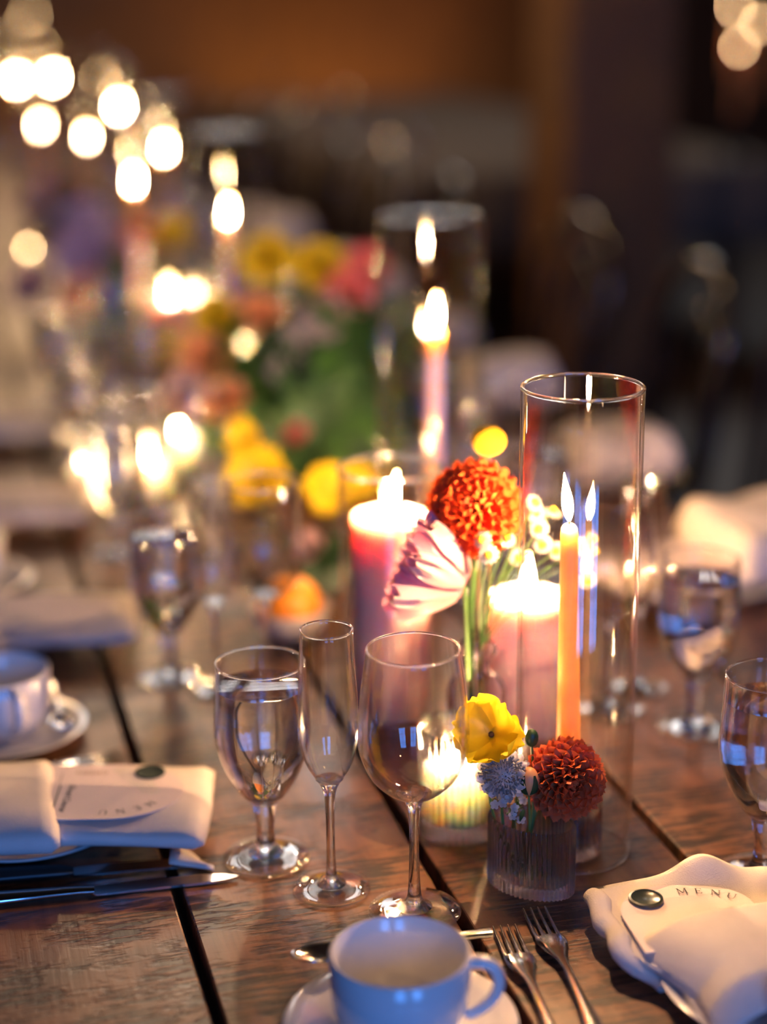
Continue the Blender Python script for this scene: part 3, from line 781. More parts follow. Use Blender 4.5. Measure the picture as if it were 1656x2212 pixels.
def spoon(label, tip, end, z, group='steel spoons on saucers', tilt=0):
    tip, end = Vector(tip), Vector(end); root = thing('teaspoon', label, 'spoon', tip, 0, group); d = (end - tip); L = d.length
    m = frame(tip, d, (0, 0, 1))
    def fn(u, v):
        a = u * 2 * PI; rr = v; return (.0125 * rr * math.cos(a) , .021 + .021 * rr * math.sin(a), .002 + .006 * (rr * rr - 1) + .006)
    MB().grid(fn, 24, 6).xf(m).build('bowl', M['steel'], root, solid=.0012)
    MB().tube([(0, .040, .0075), (0, .052, .0095), (0, L * .7, .007), (0, L, .006)], [.0028, .0022, .0032, .0052], 10, .45, up=(0, 0, 1)).xf(m).build('handle', M['steel'], root); return root
def fork(label, tip, end, z, group='steel dinner forks'):
    tip, end = Vector(tip), Vector(end); tip.z = end.z = z; root = thing('dinner_fork', label, 'fork', tip, 0, group); d = end - tip; L = max(d.length, .185)
    m = frame(tip, d, (0, 0, 1))
    for k in range(4):
        x = (k - 1.5) * .0058
        MB().tube([(x, 0, .0035), (x, .012, .0020), (x, .035, .0020), (x, .050, .0042)], [.0006, .0013, .0016, .0019], 8, .8, up=(0, 0, 1)).xf(m).build('tine', M['steel'], root)
    hd = lambda y, w, z_: (w, y, z_)
    MB().tube([(0, .047, .0045), (0, .056, .0055), (0, .068, .0062), (0, .080, .0070), (0, .095, .0080), (0, .13, .0062), (0, L - .02, .0032), (0, L, .0032)],
              [.0112, .0118, .0092, .0042, .0030, .0036, .0072, .0058], 14, .26, up=(0, 0, 1)).xf(m).build('handle', M['steel'], root); return root
def knife(label, tip, end, z, black, bl=.105, group='steel table knives'):
    tip, end = Vector(tip), Vector(end); tip.z = end.z = z; root = thing('table_knife', label, 'knife', tip, 0, group); d = end - tip; L = max(d.length, .215)
    m = frame(tip, d, (0, 0, 1)); b = MB()
    prof = [(0, .001, -.001), (.010, .0055, -.0045), (.03, .0085, -.0055), (bl * .7, .0095, -.0055), (bl - .004, .0080, -.0055), (bl, .004, -.004)]
    n_ = len(prof)
    for y, xa, xb in prof: b.v += [(xb, y, .0012), (xa, y, .0016), (xa, y, .0032), (xb, y, .0032)]
    for i in range(n_ - 1):
        for k in range(4): b.f.append((i * 4 + k, i * 4 + (k + 1) % 4, (i + 1) * 4 + (k + 1) % 4, (i + 1) * 4 + k))
    b.f += [(3, 2, 1, 0), tuple((n_ - 1) * 4 + k for k in range(4))]
    b.xf(m).build('blade', M['steel'], root, 25)
    MB().tube([(0, bl - .003, .0042), (0, bl + .008, .0050), (0, bl + .03, .0055), (0, L - .02, .0058), (0, L, .0055)], [.0050, .0078 if black else .0052, .0088 if black else .0062, .0098 if black else .0085, .006], 14, .55, up=(0, 0, 1)).xf(m).build('handle', M['black' if black else 'steel'], root)
    return root

# head setting: cup, saucer, spoon, forks
CB = Vector((.2795, 1.012, Z))
make_saucer('white saucer under the blue-lit cup', CB, .0815, 'white saucers')
make_cup('large blue-lit white coffee cup, out of focus, before the wine glass', CB + Vector((0, 0, .0052)), .0485, .062, math.radians(-22), 'white coffee cups')
spoon('steel teaspoon lying behind the blue-lit cup on its saucer', at(628, 2085, Z + .022), at(1060, 2030, Z + .019), 0)
fork('steel dinner fork beside the napkin with the oval green seal', at(1153, 1965, Z + .002), at(1283, 2225, Z + .002), Z + .0005)
fork('steel dinner fork half hidden by the blue-lit cup handle', at(1088, 2003, Z + .002), at(1192, 2240, Z + .002), Z + .0005)

# ------------------------------------------------------------------ lettering
STROKES = {'M': [((0, 0), (0, 1), .07), ((0, 1), (.4, .1), .14), ((.4, .1), (.8, 1), .07), ((.8, 1), (.8, 0), .14), ((-.12, 0), (.12, 0), .06), ((.66, 0), (.94, 0), .06), ((-.14, 1), (.06, 1), .06), ((.74, 1), (.94, 1), .06)],
           'E': [((.08, 0), (.08, 1), .14), ((0, 0), (.6, 0), .06), ((0, 1), (.58, 1), .06), ((.08, .52), (.42, .52), .06), ((.6, 0), (.6, .2), .06), ((.58, 1), (.58, .82), .06), ((.42, .42), (.42, .62), .06)],
           'N': [((0, 0), (0, 1), .07), ((0, 1), (.72, 0), .14), ((.72, 0), (.72, 1), .07), ((-.12, 0), (.12, 0), .06), ((-.14, 1), (.04, 1), .06), ((.6, 1), (.84, 1), .06)],
           'U': [((0, 1), (0, .28), .14), ((0, .28), (.14, .04), .11), ((.14, .04), (.36, 0), .08), ((.36, 0), (.58, .06), .07), ((.58, .06), (.68, .3), .07), ((.68, .3), (.68, 1), .07), ((-.12, 1), (.14, 1), .06), ((.56, 1), (.8, 1), .06)]}
def letter(ch, h, root, m, mat):
    b = MB()
    for (x0, y0), (x1, y1), w_ in STROKES[ch]:
        a, c = Vector((x0, y0, 0)) * h, Vector((x1, y1, 0)) * h; d = (c - a).normalized(); nrm = Vector((-d.y, d.x, 0)) * w_ * h * .5
        e = d * w_ * h * .2
        b.add([m @ (a - e + nrm), m @ (a - e - nrm), m @ (c + e - nrm), m @ (c + e + nrm)], [(0, 1, 2, 3)])
    return b.build('letter', mat, root, smooth=False)
def text(body, h, root, m, mat, shear=0):
    c = bpy.data.curves.new('lettering', 'FONT'); c.body = body; c.size = h; c.shear = shear; c.extrude = .00002
    t_ = bpy.data.objects.new('lettering', c); COL.objects.link(t_)
    me_ = bpy.data.meshes.new_from_object(t_.evaluated_get(bpy.context.evaluated_depsgraph_get())); bpy.data.objects.remove(t_)
    me_.name = 'lettering'; me_.materials.clear(); me_.materials.append(mat)
    o = bpy.data.objects.new('lettering', me_); COL.objects.link(o); o.parent = root
    o.matrix_local = base_matrix(root).inverted() @ m; return o

# ------------------------------------------------------------------ napkins, menus, plates
def soft_roll(fn_c, w, th, nu, L0, L1, wob=.0015, seed=1, droop=None):
    """a padded folded-napkin slab along local X; cross-section a rounded flattened loop"""
    rnd = random.Random(seed); b = MB(); seg = 28
    ph = [rnd.uniform(0, 6) for _ in range(4)]
    for i in range(nu + 1):
        s = i / nu; x = L0 + (L1 - L0) * s; ww, tt, cz, cy = w(x), th(x), *fn_c(x)
        endf = min(1, (min(i, nu - i) + .25) / 1.2)
        for k in range(seg):
            t = 2 * PI * k / seg; ct, stt = math.cos(t), math.sin(t)
            sx = abs(ct) ** .45 * (1 if ct > 0 else -1); sz = abs(stt) ** .8 * (1 if stt > 0 else -1)
            y = ww / 2 * sx * (.94 + .06 * endf); z = tt / 2 * sz * (.35 + .65 * endf)
            z += wob * math.sin(x * 60 + ph[0] + y * 40) * (1 if stt > 0 else .2) + (0 if stt < 0 else wob * .8 * math.sin(y * 95 + ph[1]))
            b.v.append((x + wob * math.sin(y * 50 + ph[2]), cy + y, cz + z))
    for i in range(nu):
        for k in range(seg): b.f.append((i * seg + k, i * seg + (k + 1) % seg, (i + 1) * seg + (k + 1) % seg, (i + 1) * seg + k))
    b.f += [tuple(range(seg - 1, -1, -1)), tuple(nu * seg + k for k in range(seg))]
    return b
# --- the setting whose menu is readable
PL = Vector((.055, 1.397, Z))
o = plate_mb(.088, .017).build('side_plate', M['china'], None, 60); o.location = PL
tag(o, 'white side plate under the folded napkin with round green seal', 'plate', 'white side plates')
NR = math.radians(-13.5)
NM = Matrix.Translation(PL + Vector((.004, -.019, .0175))) @ Matrix.Rotation(NR, 4, 'Z')
nap = thing('napkin', 'cream napkin wrapped around the menu with the round green seal', 'napkin', NM.translation, 0, 'folded cream napkins')
def cz(x): return (.013 - max(0, x - .085) ** 1.5 * .25, 0)
soft_roll(cz, lambda x: .130 + .010 * max(0, x - .05) / .1, lambda x: .022, 34, -.13, .150, .0012, 3).xf(NM).build('body', M['linen'], nap, 80)
wrapm = NM
soft_roll(lambda x: (.016, -.004), lambda x: .150, lambda x: .031, 20, -.135, .020, .001, 5).xf(wrapm @ Matrix(((1, -.18, 0, 0), (0, 1, 0, 0), (0, 0, 1, 0), (0, 0, 0, 1)))).build('wrap_fold', M['linen'], nap, 80)
def tail(u, v):
    return NM @ Vector((.120 + .036 * v, -.042 - .024 * v + (u - .5) * .05 * (1 - v * .92), -.008 - .006 * v + .003 * math.sin(u * 5)))
MB().grid(tail, 6, 6).build('corner', M['linen'], nap, solid=.001)
mc = thing('menu_card', 'blush arched menu card with round dark green seal and script lines', 'menu', (NM @ Vector((.06, .004, .026))))
def arch_card(x0, x1, w_, archl):
    pts = [(x0, -w_ / 2), (x1 - archl, -w_ / 2)] + [(x1 - archl + archl * math.sin(t), -w_ / 2 * math.cos(t)) for t in [PI * k / 24 for k in range(1, 24)]] + [(x1 - archl, w_ / 2), (x0, w_ / 2)]
    return pts
CM = NM @ Matrix.Translation((0, .003, .0252)) @ Matrix.Rotation(.012, 4, 'Y')
MB().prism(arch_card(-.06, .128, .104, .062), -.0003, .0003).xf(CM).build('card', M['card'], mc, 30, False)
MB().lathe([(.0005, 0), (.0118, 0), (.0130, .0006), (.0128, .0016), (.0112, .0020), (.0104, .0015), (.0005, .0014)], 40).xf(CM @ Matrix.Translation((.096, .0335, .0003))).build('wax_seal', M['seal_matte'], mc, 60)
q = CM @ Matrix.Translation((0, 0, .0005))
for ch, a in zip('MENU', (38, 56, 74, 92)):              # follows the arched end
    aa = math.radians(a); cx = .066 + .046 * math.cos(aa); cy = -.040 * math.sin(aa)
    letter(ch, .0074, mc, q @ Matrix.Translation((cx, cy, 0)) @ Matrix.Rotation(-PI / 2 - aa, 4, 'Z') @ Matrix.Translation((-.0025, -.0035, 0)) , M['ink'])
text('GREEN', .0090, mc, q @ Matrix.Translation((.060, .0385, 0)) @ Matrix.Rotation(PI, 4, 'Z'), M['gold_ink'])
text('Bread Course', .0088, mc, q @ Matrix.Translation((.030, .012, 0)) @ Matrix.Rotation(-PI / 2 - .05, 4, 'Z'), M['ink'], .35)
text('Starters', .0088, mc, q @ Matrix.Translation((.0105, -.006, 0)) @ Matrix.Rotation(-PI / 2 - .05, 4, 'Z'), M['ink'], .35)
MB().box((.0215, -.040, 0), (.0228, .012, .0001)).xf(q).build('small_print', M['ink'], mc, smooth=False)
MB().box((.0205, .016, 0), (.0209, .036, .0001)).xf(q).build('rule', M['ink'], mc, smooth=False)
knife('steak knife with black handle lying by the side plate', at(448, 1863, Z + .002), at(40, 1897, Z + .002), Z + .0004, True, .112)
knife('plain steel table knife pointing at the full water goblet foot', at(513, 1895, Z + .002), at(-80, 1958, Z + .002), Z + .0004, False, .118)
fork('steel fork tips showing behind the napkin with round seal', Vector((.152, 1.523, Z)), Vector((-.02, 1.472, Z)), Z + .0005)
CL = Vector((.047, 1.603, Z))
make_saucer('white saucer under the white cup near the plank seam', CL, .080, 'white saucers')
make_cup('white coffee cup cut by the photo edge, above the sealed menu', CL + Vector((0, 0, .0052)), .0475, .064, math.radians(-78), 'white coffee cups')
spoon('steel teaspoon on the saucer of the cup by the photo edge', at(140, 1592, Z + .018), at(112, 1490, Z + .018), 0)

# --- head setting with oval-looking seal
PR = Vector((.557, .985, Z))
o = plate_mb(.090, .017).build('side_plate', M['china'], None, 60); o.location = PR
tag(o, 'white side plate under the napkin beside the forks', 'plate', 'white side plates')
nap = thing('napkin', 'cream puffy napkin with rolled edge, holding the menu beside the forks', 'napkin', PR + Vector((0, 0, .017)), 0, 'folded cream napkins')
RM = Matrix.Translation((.522, 1.106, Z)) @ Matrix.Rotation(math.radians(-4), 4, 'Z')      # local y: -away from arch top
def under(u, v):
    sm = max(0, min(1, (v - .40) / .3)); sm = sm * sm * (3 - 2 * sm); xl = -.062 + .026 * sm; x = xl + (.088 - xl) * u; y = .016 - .205 * v
    z = .022 + .004 * math.sin(u * 5 + v * 3) - .010 * v
    z += .016 * math.exp(-((x - .035) / .026) ** 2 - ((y - .012) / .016) ** 2) + .012 * math.exp(-((x - .082) / .018) ** 2 - ((y - .0) / .02) ** 2)
    y += .010 * math.exp(-((x - .035) / .03) ** 2) * (1 - v)
    return RM @ Vector((x, y, z))
MB().grid(under, 40, 40).build('body', M['linen'], nap, 80, solid=.004)
rp = []
for k in range(17):
    v = .045 + .55 * k / 16; sm = max(0, min(1, (v - .40) / .3)); sm = sm * sm * (3 - 2 * sm)
    rp.append(RM @ Vector((-.061 + .026 * sm + .002 * math.sin(k), .016 - .205 * v, .0245 - .010 * v + .0012 * math.sin(k * .8) - .008 * max(0, v - .4) / .2)))
MB().tube([rp[0] + Vector((0, .004, 0))] + rp, [.003, .0075] + [.0088 + .0006 * math.sin(k * 1.7) - .0007 * max(0, k - 10) for k in range(16)], 16, .85).build('rolled_edge', M['linen'], nap, 80)
def band(u, v):
    xl = -.058 + .026 * min(1, v * 1.6); x = xl + (.120 - xl) * u; e = max(0, 1 - abs(2 * u - 1) ** 5)
    y = -.066 + .024 * u - .118 * v + .010 * math.sin(u * PI) * v
    p = min(1, v / .10) ** .6
    z = .029 + e * (.012 * p + .012 * v * (1 - v)) + .002 * math.sin(u * 5 + v * 3) * p - .09 * max(0, v - .80) ** 1.2 - .012 * (1 - e)
    return RM @ Vector((x, y, z))
MB().grid(band, 40, 40).build('wrap_fold', M['linen'], nap, 80, solid=.003)
def lap(u, v):
    x = .012 + .115 * u; a = -.5 + v * 2.9
    return RM @ Vector((x, -.176 + .030 * u - .026 * math.sin(a), .020 + .024 * math.cos(a) + .003 * math.sin(u * 8)))
MB().grid(lap, 20, 16).build('front_fold', M['linen'], nap, 80, solid=.003)
mc = thing('menu_card', 'blush menu card with shiny oval green wax seal beside the forks', 'menu', RM @ Vector((0, -.03, .0335)))
CMR = RM @ Matrix.Translation((0, 0, .0285)) @ Matrix.Rotation(math.radians(.5), 4, 'Y') @ Matrix.Rotation(PI / 2, 4, 'Z')
def acard(u, v):
    return None
cb = MB().prism([(y, x) for x, y in []] or [(-.088, -.0515)] + [(.0 - .038 + .040 * math.sin(t), -.0515 * math.cos(t) * 1) for t in [PI * k / 24 for k in range(0, 25)]] + [(-.088, .0515)], -.0003, .0003).xf(CMR)
cb.v = [(x, y, z + .0014 * math.sin((x - .47) * 70)) for x, y, z in cb.v]
cb.build('card', M['card'], mc, 30, False)
MB().lathe([(.0005, 0), (.0122, 0), (.0134, .0008), (.0130, .0026), (.0112, .0030), (.0104, .0020), (.0005, .0019)], 40).xf(CMR @ Matrix.Translation((-.018, .0265, .0006))).build('wax_seal', M['seal'], mc, 60)
q = CMR @ Matrix.Translation((0, 0, .0019))
for ch, (cx, cy, rr) in zip('MENU', ((-.012, -.0045, -PI / 2 - .05), (-.0145, -.0175, -PI / 2 - .22), (-.0195, -.029, -PI / 2 - .40), (-.027, -.039, -PI / 2 - .6))):
    letter(ch, .0075, mc, q @ Matrix.Translation((cx, cy, 0)) @ Matrix.Rotation(rr, 4, 'Z') @ Matrix.Translation((-.003, -.0035, 0)), M['ink'])
dup(G1, at(1643, 1892), 0, 'full water goblet cut by the photo edge, behind the oval-sealed menu')

# ------------------------------------------------------------------ settings farther along, both sides
def far_napkin(label, loc, rz, tall, seed):
    n_ = thing('napkin', label, 'napkin', loc, 0, 'folded cream napkins'); m = Matrix.Translation(loc) @ Matrix.Rotation(rz, 4, 'Z')
    soft_roll(lambda x: (.013, 0), lambda x: .140, lambda x: .024, 20, -.12, .150, .002, seed).xf(m).build('body', M['linen'], n_, 80)
    soft_roll(lambda x: (.013 + tall / 2, 0), lambda x: .160, lambda x: .028 + tall, 16, -.125, .012, .004, seed + 1).xf(m).build('wrap_fold', M['linen'], n_, 80)
    MB().prism(arch_card(-.06, .128, .104, .062), .0253, .026).xf(m).build('menu_insert', M['card'], n_, 30, False)
    return n_
ORD = ['', 'second', 'third', 'fourth', 'fifth', 'sixth', 'seventh', 'eighth', 'ninth']
def pl(label, loc):
    o = plate_mb(.088, .017).build('side_plate', M['china'], None, 60); o.location = loc; tag(o, label, 'plate', 'white side plates')
for k in range(1, 4):                                     # side without chairs in view
    y0 = 1.405 + .455 * k
    pl('white side plate of the %s setting along the cup side of the table' % ORD[k], (.055, y0, Z))
    far_napkin('blurred cream napkin of the %s setting along the cup side' % ORD[k], Vector((.056, y0 - .02, Z + .0175)), math.radians(-8), .012 * (k > 1), 20 + k)
for k in range(1, 5):
    gx, gy = (.224, 1.702 + .43 * (k - 1))
    dup(G1, (gx, gy, Z), .3 * k, 'blurred water goblet of the %s setting along the cup side' % ORD[k])
    dup(F1, (gx + .042, gy - .045, Z), .2 * k, 'blurred champagne flute of the %s setting along the cup side' % ORD[k])
    dup(W1, (gx + .093, gy - .052, Z), .2 * k, 'blurred wine glass of the %s setting along the cup side' % ORD[k])
CL2 = Vector((.03, 2.06, Z))
make_saucer('blurred white saucer beyond the second folded napkin', CL2, .08, 'white saucers')
make_cup('blurred white coffee cup beyond the second folded napkin', CL2 + Vector((0, 0, .0052)), .0475, .064, math.radians(-60), 'white coffee cups')
for k in range(1, 9):                                     # chair side
    y0 = 1.345 + .455 * k
    pl('white side plate of the %s setting along the chair side of the table' % ORD[k], (.885, y0, Z))
    far_napkin('bulky cream napkin of the %s setting along the chair side' % ORD[k], Vector((.890, y0, Z + .0175)), PI + math.radians(9 * math.sin(k * 2)), .045 + .015 * math.sin(k * 3), 40 + k)
    gx, gy = .700 + .008 * math.sin(k * 5), 1.43 + .455 * (k - 1)
    if k < 8:
        dup(G1, (gx, gy, Z), .3 * k, 'blurred water goblet of the %s setting along the chair side' % ORD[k] if k > 1 else 'blurred water goblet with bright white reflection beyond the in-focus sleeve')
        dup(F1, (gx - .012, gy + .11, Z), .2 * k, 'blurred champagne flute of the %s setting along the chair side' % ORD[k])
        dup(W1, (gx - .062, gy + .066, Z), .2 * k, 'blurred wine glass of the %s setting along the chair side' % ORD[k])

# ------------------------------------------------------------------ candles marching down the table
def ground_for(px, py, zf): return at(px, py, zf)
FAR_TAPERS = [  # flame pixel, flame height above the table, sleeve radius, sleeve height, label words
    (490, 468, .335, .058, .47, 'third orange taper of the row, just beyond the big flower arrangement'),
    (286, 398, .325, .050, .44, 'fourth orange taper, beside the lavender flowers'),
    (352, 328, .335, .052, .46, 'fifth orange taper of the row, beyond the third sleeve'),
    (186, 302, .325, .050, .44, 'sixth orange taper of the row, far down the table'),
    (255, 236, .335, .052, .46, 'seventh orange taper, set toward the chairs'),
    (86, 276, .300, .050, .42, 'eighth orange taper, set toward the cup side'),
    (112, 172, .345, .052, .46, 'ninth orange taper, far down the second table'),
    (34, 176, .335, .050, .44, 'tenth orange taper, far down the second table by the photo edge'),
    (84, 108, .350, .052, .46, 'eleventh orange taper at the far end of the second table'),
    (216, 172, .300, .050, .42, 'twelfth orange taper, alone near the chair edge of the table'),
    (40, 70, .385, .052, .48, 'thirteenth orange taper on the last table'),
    (64, 34, .50, .050, .48, 'fourteenth orange taper, almost at the end of the row'),
]
first_h = None
for px, py, zf, r, h, words in FAR_TAPERS:
    b = ground_for(px, py, Z + zf); b.z = Z
    hurricane('glass sleeve around the ' + words, b, r, h)
    hh = thing('taper_holder', 'glass cup under the ' + words, 'candle holder', b)
    MB().lathe([(.001, .0003), (.026, .0003), (.027, .003), (.027, .045), (.0245, .045), (.0245, .009), (.001, .008)], 24, b).build('cup', M['rib'], hh, 60)
    taper(words, b + Vector((0, 0, .0085)), b + Vector((.002, .002, zf - .010)), .0112, .0085, .85, (.05, 0), fm='flame_mid' if b.y < 4.6 and px > 200 else 'flame_dim' if px in (216, 84, 40, 64) else 'flame_low' if px in (186, 86) else 'flame_mid')
LOWS = [  # flame pixel, flame height, label
    (366, 645, .125, 'short mauve pillar burning among the yellow flowers'),
    (420, 643, .130, 'second short mauve pillar burning among the yellow flowers'),
    (384, 938, .062, 'white candle stub glowing behind the blurred goblet of the second setting'),
    (322, 998, .060, 'white candle stub glowing nearest the blurred second setting'),
    (510, 735, .075, 'white candle stub at the foot of the green arrangement'),
    (157, 930, .050, 'tea light among the blurred glasses of the third setting'),  # these four tea lights are added, standing in for flame reflections in the glasses
    (178, 1004, .050, 'tea light near the stems of the third setting glasses'),
    (62, 540, .060, 'tea light near the lavender flowers toward the cup side'),
    (135, 812, .055, 'tea light among the blurred glasses of the fourth setting'),
    (95, 372, .13, 'short mauve pillar far down the table on the cup side'),
    (300, 222, .15, 'short mauve pillar far down the table near the chairs'),
]
for i, (px, py, zf, words) in enumerate(LOWS):
    b = ground_for(px, py, Z + zf); b.z = Z
    big = 'mauve' in words; tl = 'tea light' in words
    v = thing('glass_votive', 'glass cup holding the ' + words, 'candle holder', b)
    rr = .046 if big else .027 if tl else .036; hg = zf + .035
    MB().lathe([(.001, .0003), (rr - .002, .0003), (rr, .003), (rr, hg), (rr - .0026, hg), (rr - .0026, .008), (.001, .007)], 40, b).build('cup', M['thin'], v, 60)
    pillar(words, b + Vector((0, 0, .0075)), rr - .0085, zf - .008, .34 if tl else .62 if i else .7, (.03, 0), 'pillar' if big else 'tealight', 'short candles in glass cups', 'flame_low' if i == 1 or tl else 'flame_mid' if b.y < 4 else 'flame_dim')

# ------------------------------------------------------------------ flower arrangements and bud vases, out of focus
BL = {}
def bloom_mesh(mat, R):
    key = (mat, R)
    if key in BL: return BL[key]
    b = MB()
    for ring, (cnt, sp, ln) in enumerate(((5, .35, .75), (7, .85, .92), (8, 1.35, 1.0))):
        for k in range(cnt):
            ph = 2 * PI * k / cnt + ring * .5; out = Vector((math.cos(ph), math.sin(ph), 0)); ax = Vector((0, 0, 1))
            y = ax * math.cos(sp) + out * math.sin(sp); zz = ax * math.sin(sp) - out * math.cos(sp); m = frame(Vector((0, 0, 0)), y, zz); L = R * ln; W = R * .85
            b.grid(lambda u, v: m @ Vector(((u - .5) * W * (.35 + .65 * math.sin(min(1, v * 1.3) * PI / 2)) * (1 if v < .7 else 1 - .5 * (v - .7) / .3), L * v, .25 * W * ((u - .5) * 2) ** 2 - .1 * L * v * v)), 4, 4)
    b.ball((0, 0, R * .1), R * .22, 10, 6)
    BL[key] = b.mesh('blossom', M[mat]); return BL[key]
def bloom(label, c, axis, R, mat, foot, cat='flower', name='cut_flower', group=None):
    root = thing(name, label, cat, foot, 0, group); c = Vector(c)
    MB().tube(curve_pts(foot, c, (0, 0, .02)), .0016, 6).build('stem', M['stem'], root)
    shared('blossom', bloom_mesh(mat, R), root, frame(c, Vector(axis).orthogonal(), axis)); return root
def sprig_mesh(L, nleaf, lw, seed):
    rnd = random.Random(seed); b = MB()
    b.tube([(0, 0, 0), (.01, 0, L * .5), (.03, 0, L)], [.002, .0015, .0008], 6)
    for k in range(nleaf):
        f = .2 + .8 * k / nleaf; p = Vector((.03 * f * f, 0, L * f)); a = k * 2.4 + rnd.random()
        d = Vector((math.cos(a), math.sin(a), rnd.uniform(.1, .7))); m = frame(p, d, (0, 0, 1)); ll = lw * rnd.uniform(.8, 1.2)
        b.grid(lambda u, v: m @ Vector(((u - .5) * ll * .75 * math.sin(PI * (.06 + .9 * v)), ll * v * 1.6, .15 * ll * abs(u - .5) - .25 * ll * v * v)), 2, 5)
    return b
SPR = [sprig_mesh(.30, 22, .040, s).mesh('sprig', M['leaf']) for s in (1, 2, 3)] + [sprig_mesh(.26, 30, .026, 9).mesh('sprig', M['leaf_dark'])]
def arrangement(base, words, blooms, greens):
    v = thing('flower_bowl', 'low white bowl holding the ' + words, 'vase', base)
    MB().lathe([(.001, .0003), (.045, .0003), (.05, .004), (.085, .03), (.10, .07), (.0985, .072), (.096, .07), (.08, .033), (.045, .010), (.001, .009)], 48, base).build('bowl', M['china'], v, 60)
    for i, (px, py, dy, s, si, lw) in enumerate(greens):
        tip = at_y(px, py, base.y + dy); o0 = base + Vector((random.uniform(-.03, .03), random.uniform(-.03, .03), .03)); d = tip - o0
        r_ = thing('greenery_sprig', lw, 'foliage', o0, 0, 'leafy sprigs of the ' + words)
        m = Matrix.Translation(o0) @ d.to_track_quat('Z', 'X').to_matrix().to_4x4() @ Matrix.Rotation(i * 1.3, 4, 'Z') @ Matrix.Diagonal((s, s, d.length / .29, 1))
        shared('leafy_stem', SPR[si], r_, m)
    for px, py, dy, R, mat, lb in blooms:
        c = at_y(px, py, base.y + dy)
        bloom(lb, c, (CR @ Vector((random.uniform(-.5, .3), random.uniform(.1, .7), 1))), R, mat, base + Vector((random.uniform(-.03, .03), random.uniform(-.03, .03), .03)))
GA = Vector((.60, 2.52, Z)); random.seed(11)
gl = 'leafy green sprig of the big arrangement beyond the second orange taper'
arrangement(GA, 'big leafy arrangement beyond the second orange taper',
    [(578, 562, 0, .042, 'yellow', 'yellow bloom on top of the big arrangement, nearest the third taper'),
     (686, 580, -.03, .044, 'yellow', 'second yellow bloom on top of the big arrangement, toward the chairs'),
     (790, 585, .0, .040, 'coral', 'coral bloom at the chair end of the big arrangement'),
     (745, 632, -.05, .042, 'coral', 'coral bloom lower at the chair end of the big arrangement'),
     (705, 690, -.08, .040, 'blush', 'blush bloom below the coral blooms of the big arrangement'),
     (672, 748, -.10, .046, 'white', 'white bloom in the middle of the big arrangement'),
     (635, 800, -.11, .040, 'white', 'white bloom low in the big arrangement'),
     (560, 690, -.02, .040, 'peach', 'peach bloom of the big arrangement near the candle stub'),
     (470, 690, .02, .040, 'yellow', 'golden bloom of the big arrangement above the candle stub'),
     (440, 780, -.05, .042, 'peach', 'peach bloom low on the candle side of the big arrangement'),
     (490, 868, -.14, .036, 'peach', 'orange bloom hanging low in front of the big arrangement'),
     (400, 860, -.10, .040, 'blush', 'blush bloom low by the glowing candle stubs'),
     (640, 936, -.18, .020, 'coral', 'small coral bud low in front of the big arrangement')],
    [(px, py, dy, s, si, gl) for px, py, dy, s, si in ((620, 640, -.05, 1.2, 3), (640, 560, 0, 1.3, 0), (800, 640, -.05, 1.3, 1), (850, 720, -.08, 1.4, 2), (860, 820, -.12, 1.5, 0), (780, 760, -.15, 1.4, 1),
      (820, 900, -.16, 1.5, 2), (720, 860, -.18, 1.5, 0), (640, 900, -.18, 1.4, 3), (560, 800, -.15, 1.3, 3), (530, 560, .02, 1.2, 3), (520, 760, -.1, 1.3, 1), (560, 920, -.18, 1.3, 2), (740, 700, 0, 1.3, 3), (690, 960, -.2, 1.4, 1), (880, 960, -.14, 1.4, 1), (470, 830, -.1, 1.2, 0))])
GB = at(268, 705); random.seed(12)
gl = 'leafy sprig of the arrangement with lavender flowers farther down the table'
arrangement(GB, 'arrangement with lavender flowers farther down the table',
    [(190, 480, 0, .055, 'lavender', 'upper lavender bloom of the farther arrangement'),
     (225, 525, -.06, .055, 'lavender', 'middle lavender bloom of the farther arrangement'),
     (165, 555, -.08, .050, 'lavender', 'lower lavender bloom of the farther arrangement'),
     (305, 515, 0, .042, 'red', 'dark red bloom of the farther arrangement near the tapers'),
     (183, 640, -.12, .050, 'red', 'red bloom hanging low in the farther arrangement'),
     (218, 680, -.12, .042, 'coral', 'coral bloom below the red one in the farther arrangement'),
     (372, 512, -.02, .048, 'yellow', 'yellow bloom of the farther arrangement toward the third taper'),
     (348, 760, -.5, .046, 'yellow', 'golden bloom lit by the short pillars'),
     (395, 720, -.4, .044, 'yellow', 'golden bloom right under the second short pillar flame'),
     (70, 620, 0, .05, 'blush', 'blush bloom at the cup side end of the farther arrangement')],
    [(px, py, dy, s, si, gl) for px, py, dy, s, si in ((180, 400, .1, 1.4, 3), (330, 560, -.05, 1.4, 0), (300, 600, -.1, 1.4, 1), (420, 580, 0, 1.3, 2), (250, 590, -.1, 1.4, 3), (340, 690, -.25, 1.3, 1), (270, 720, -.2, 1.3, 0))])
GC = at(170, 560); GC.y += .6; random.seed(13)
arrangement(GC, 'third arrangement far down among the tapers',
    [(215, 330, 0, .05, 'white', 'pale bloom of the third arrangement far down the table'), (150, 420, 0, .05, 'coral', 'coral bloom of the third arrangement far down the table'), (60, 455, -.1, .05, 'blush', 'blush bloom of the third arrangement far down the table')],
    [(px, py, 0, 1.5, si, 'leafy sprig of the third arrangement far down the table') for px, py, si in ((170, 380, 3), (190, 430, 0), (210, 400, 1), (130, 440, 2), (165, 455, 3))])
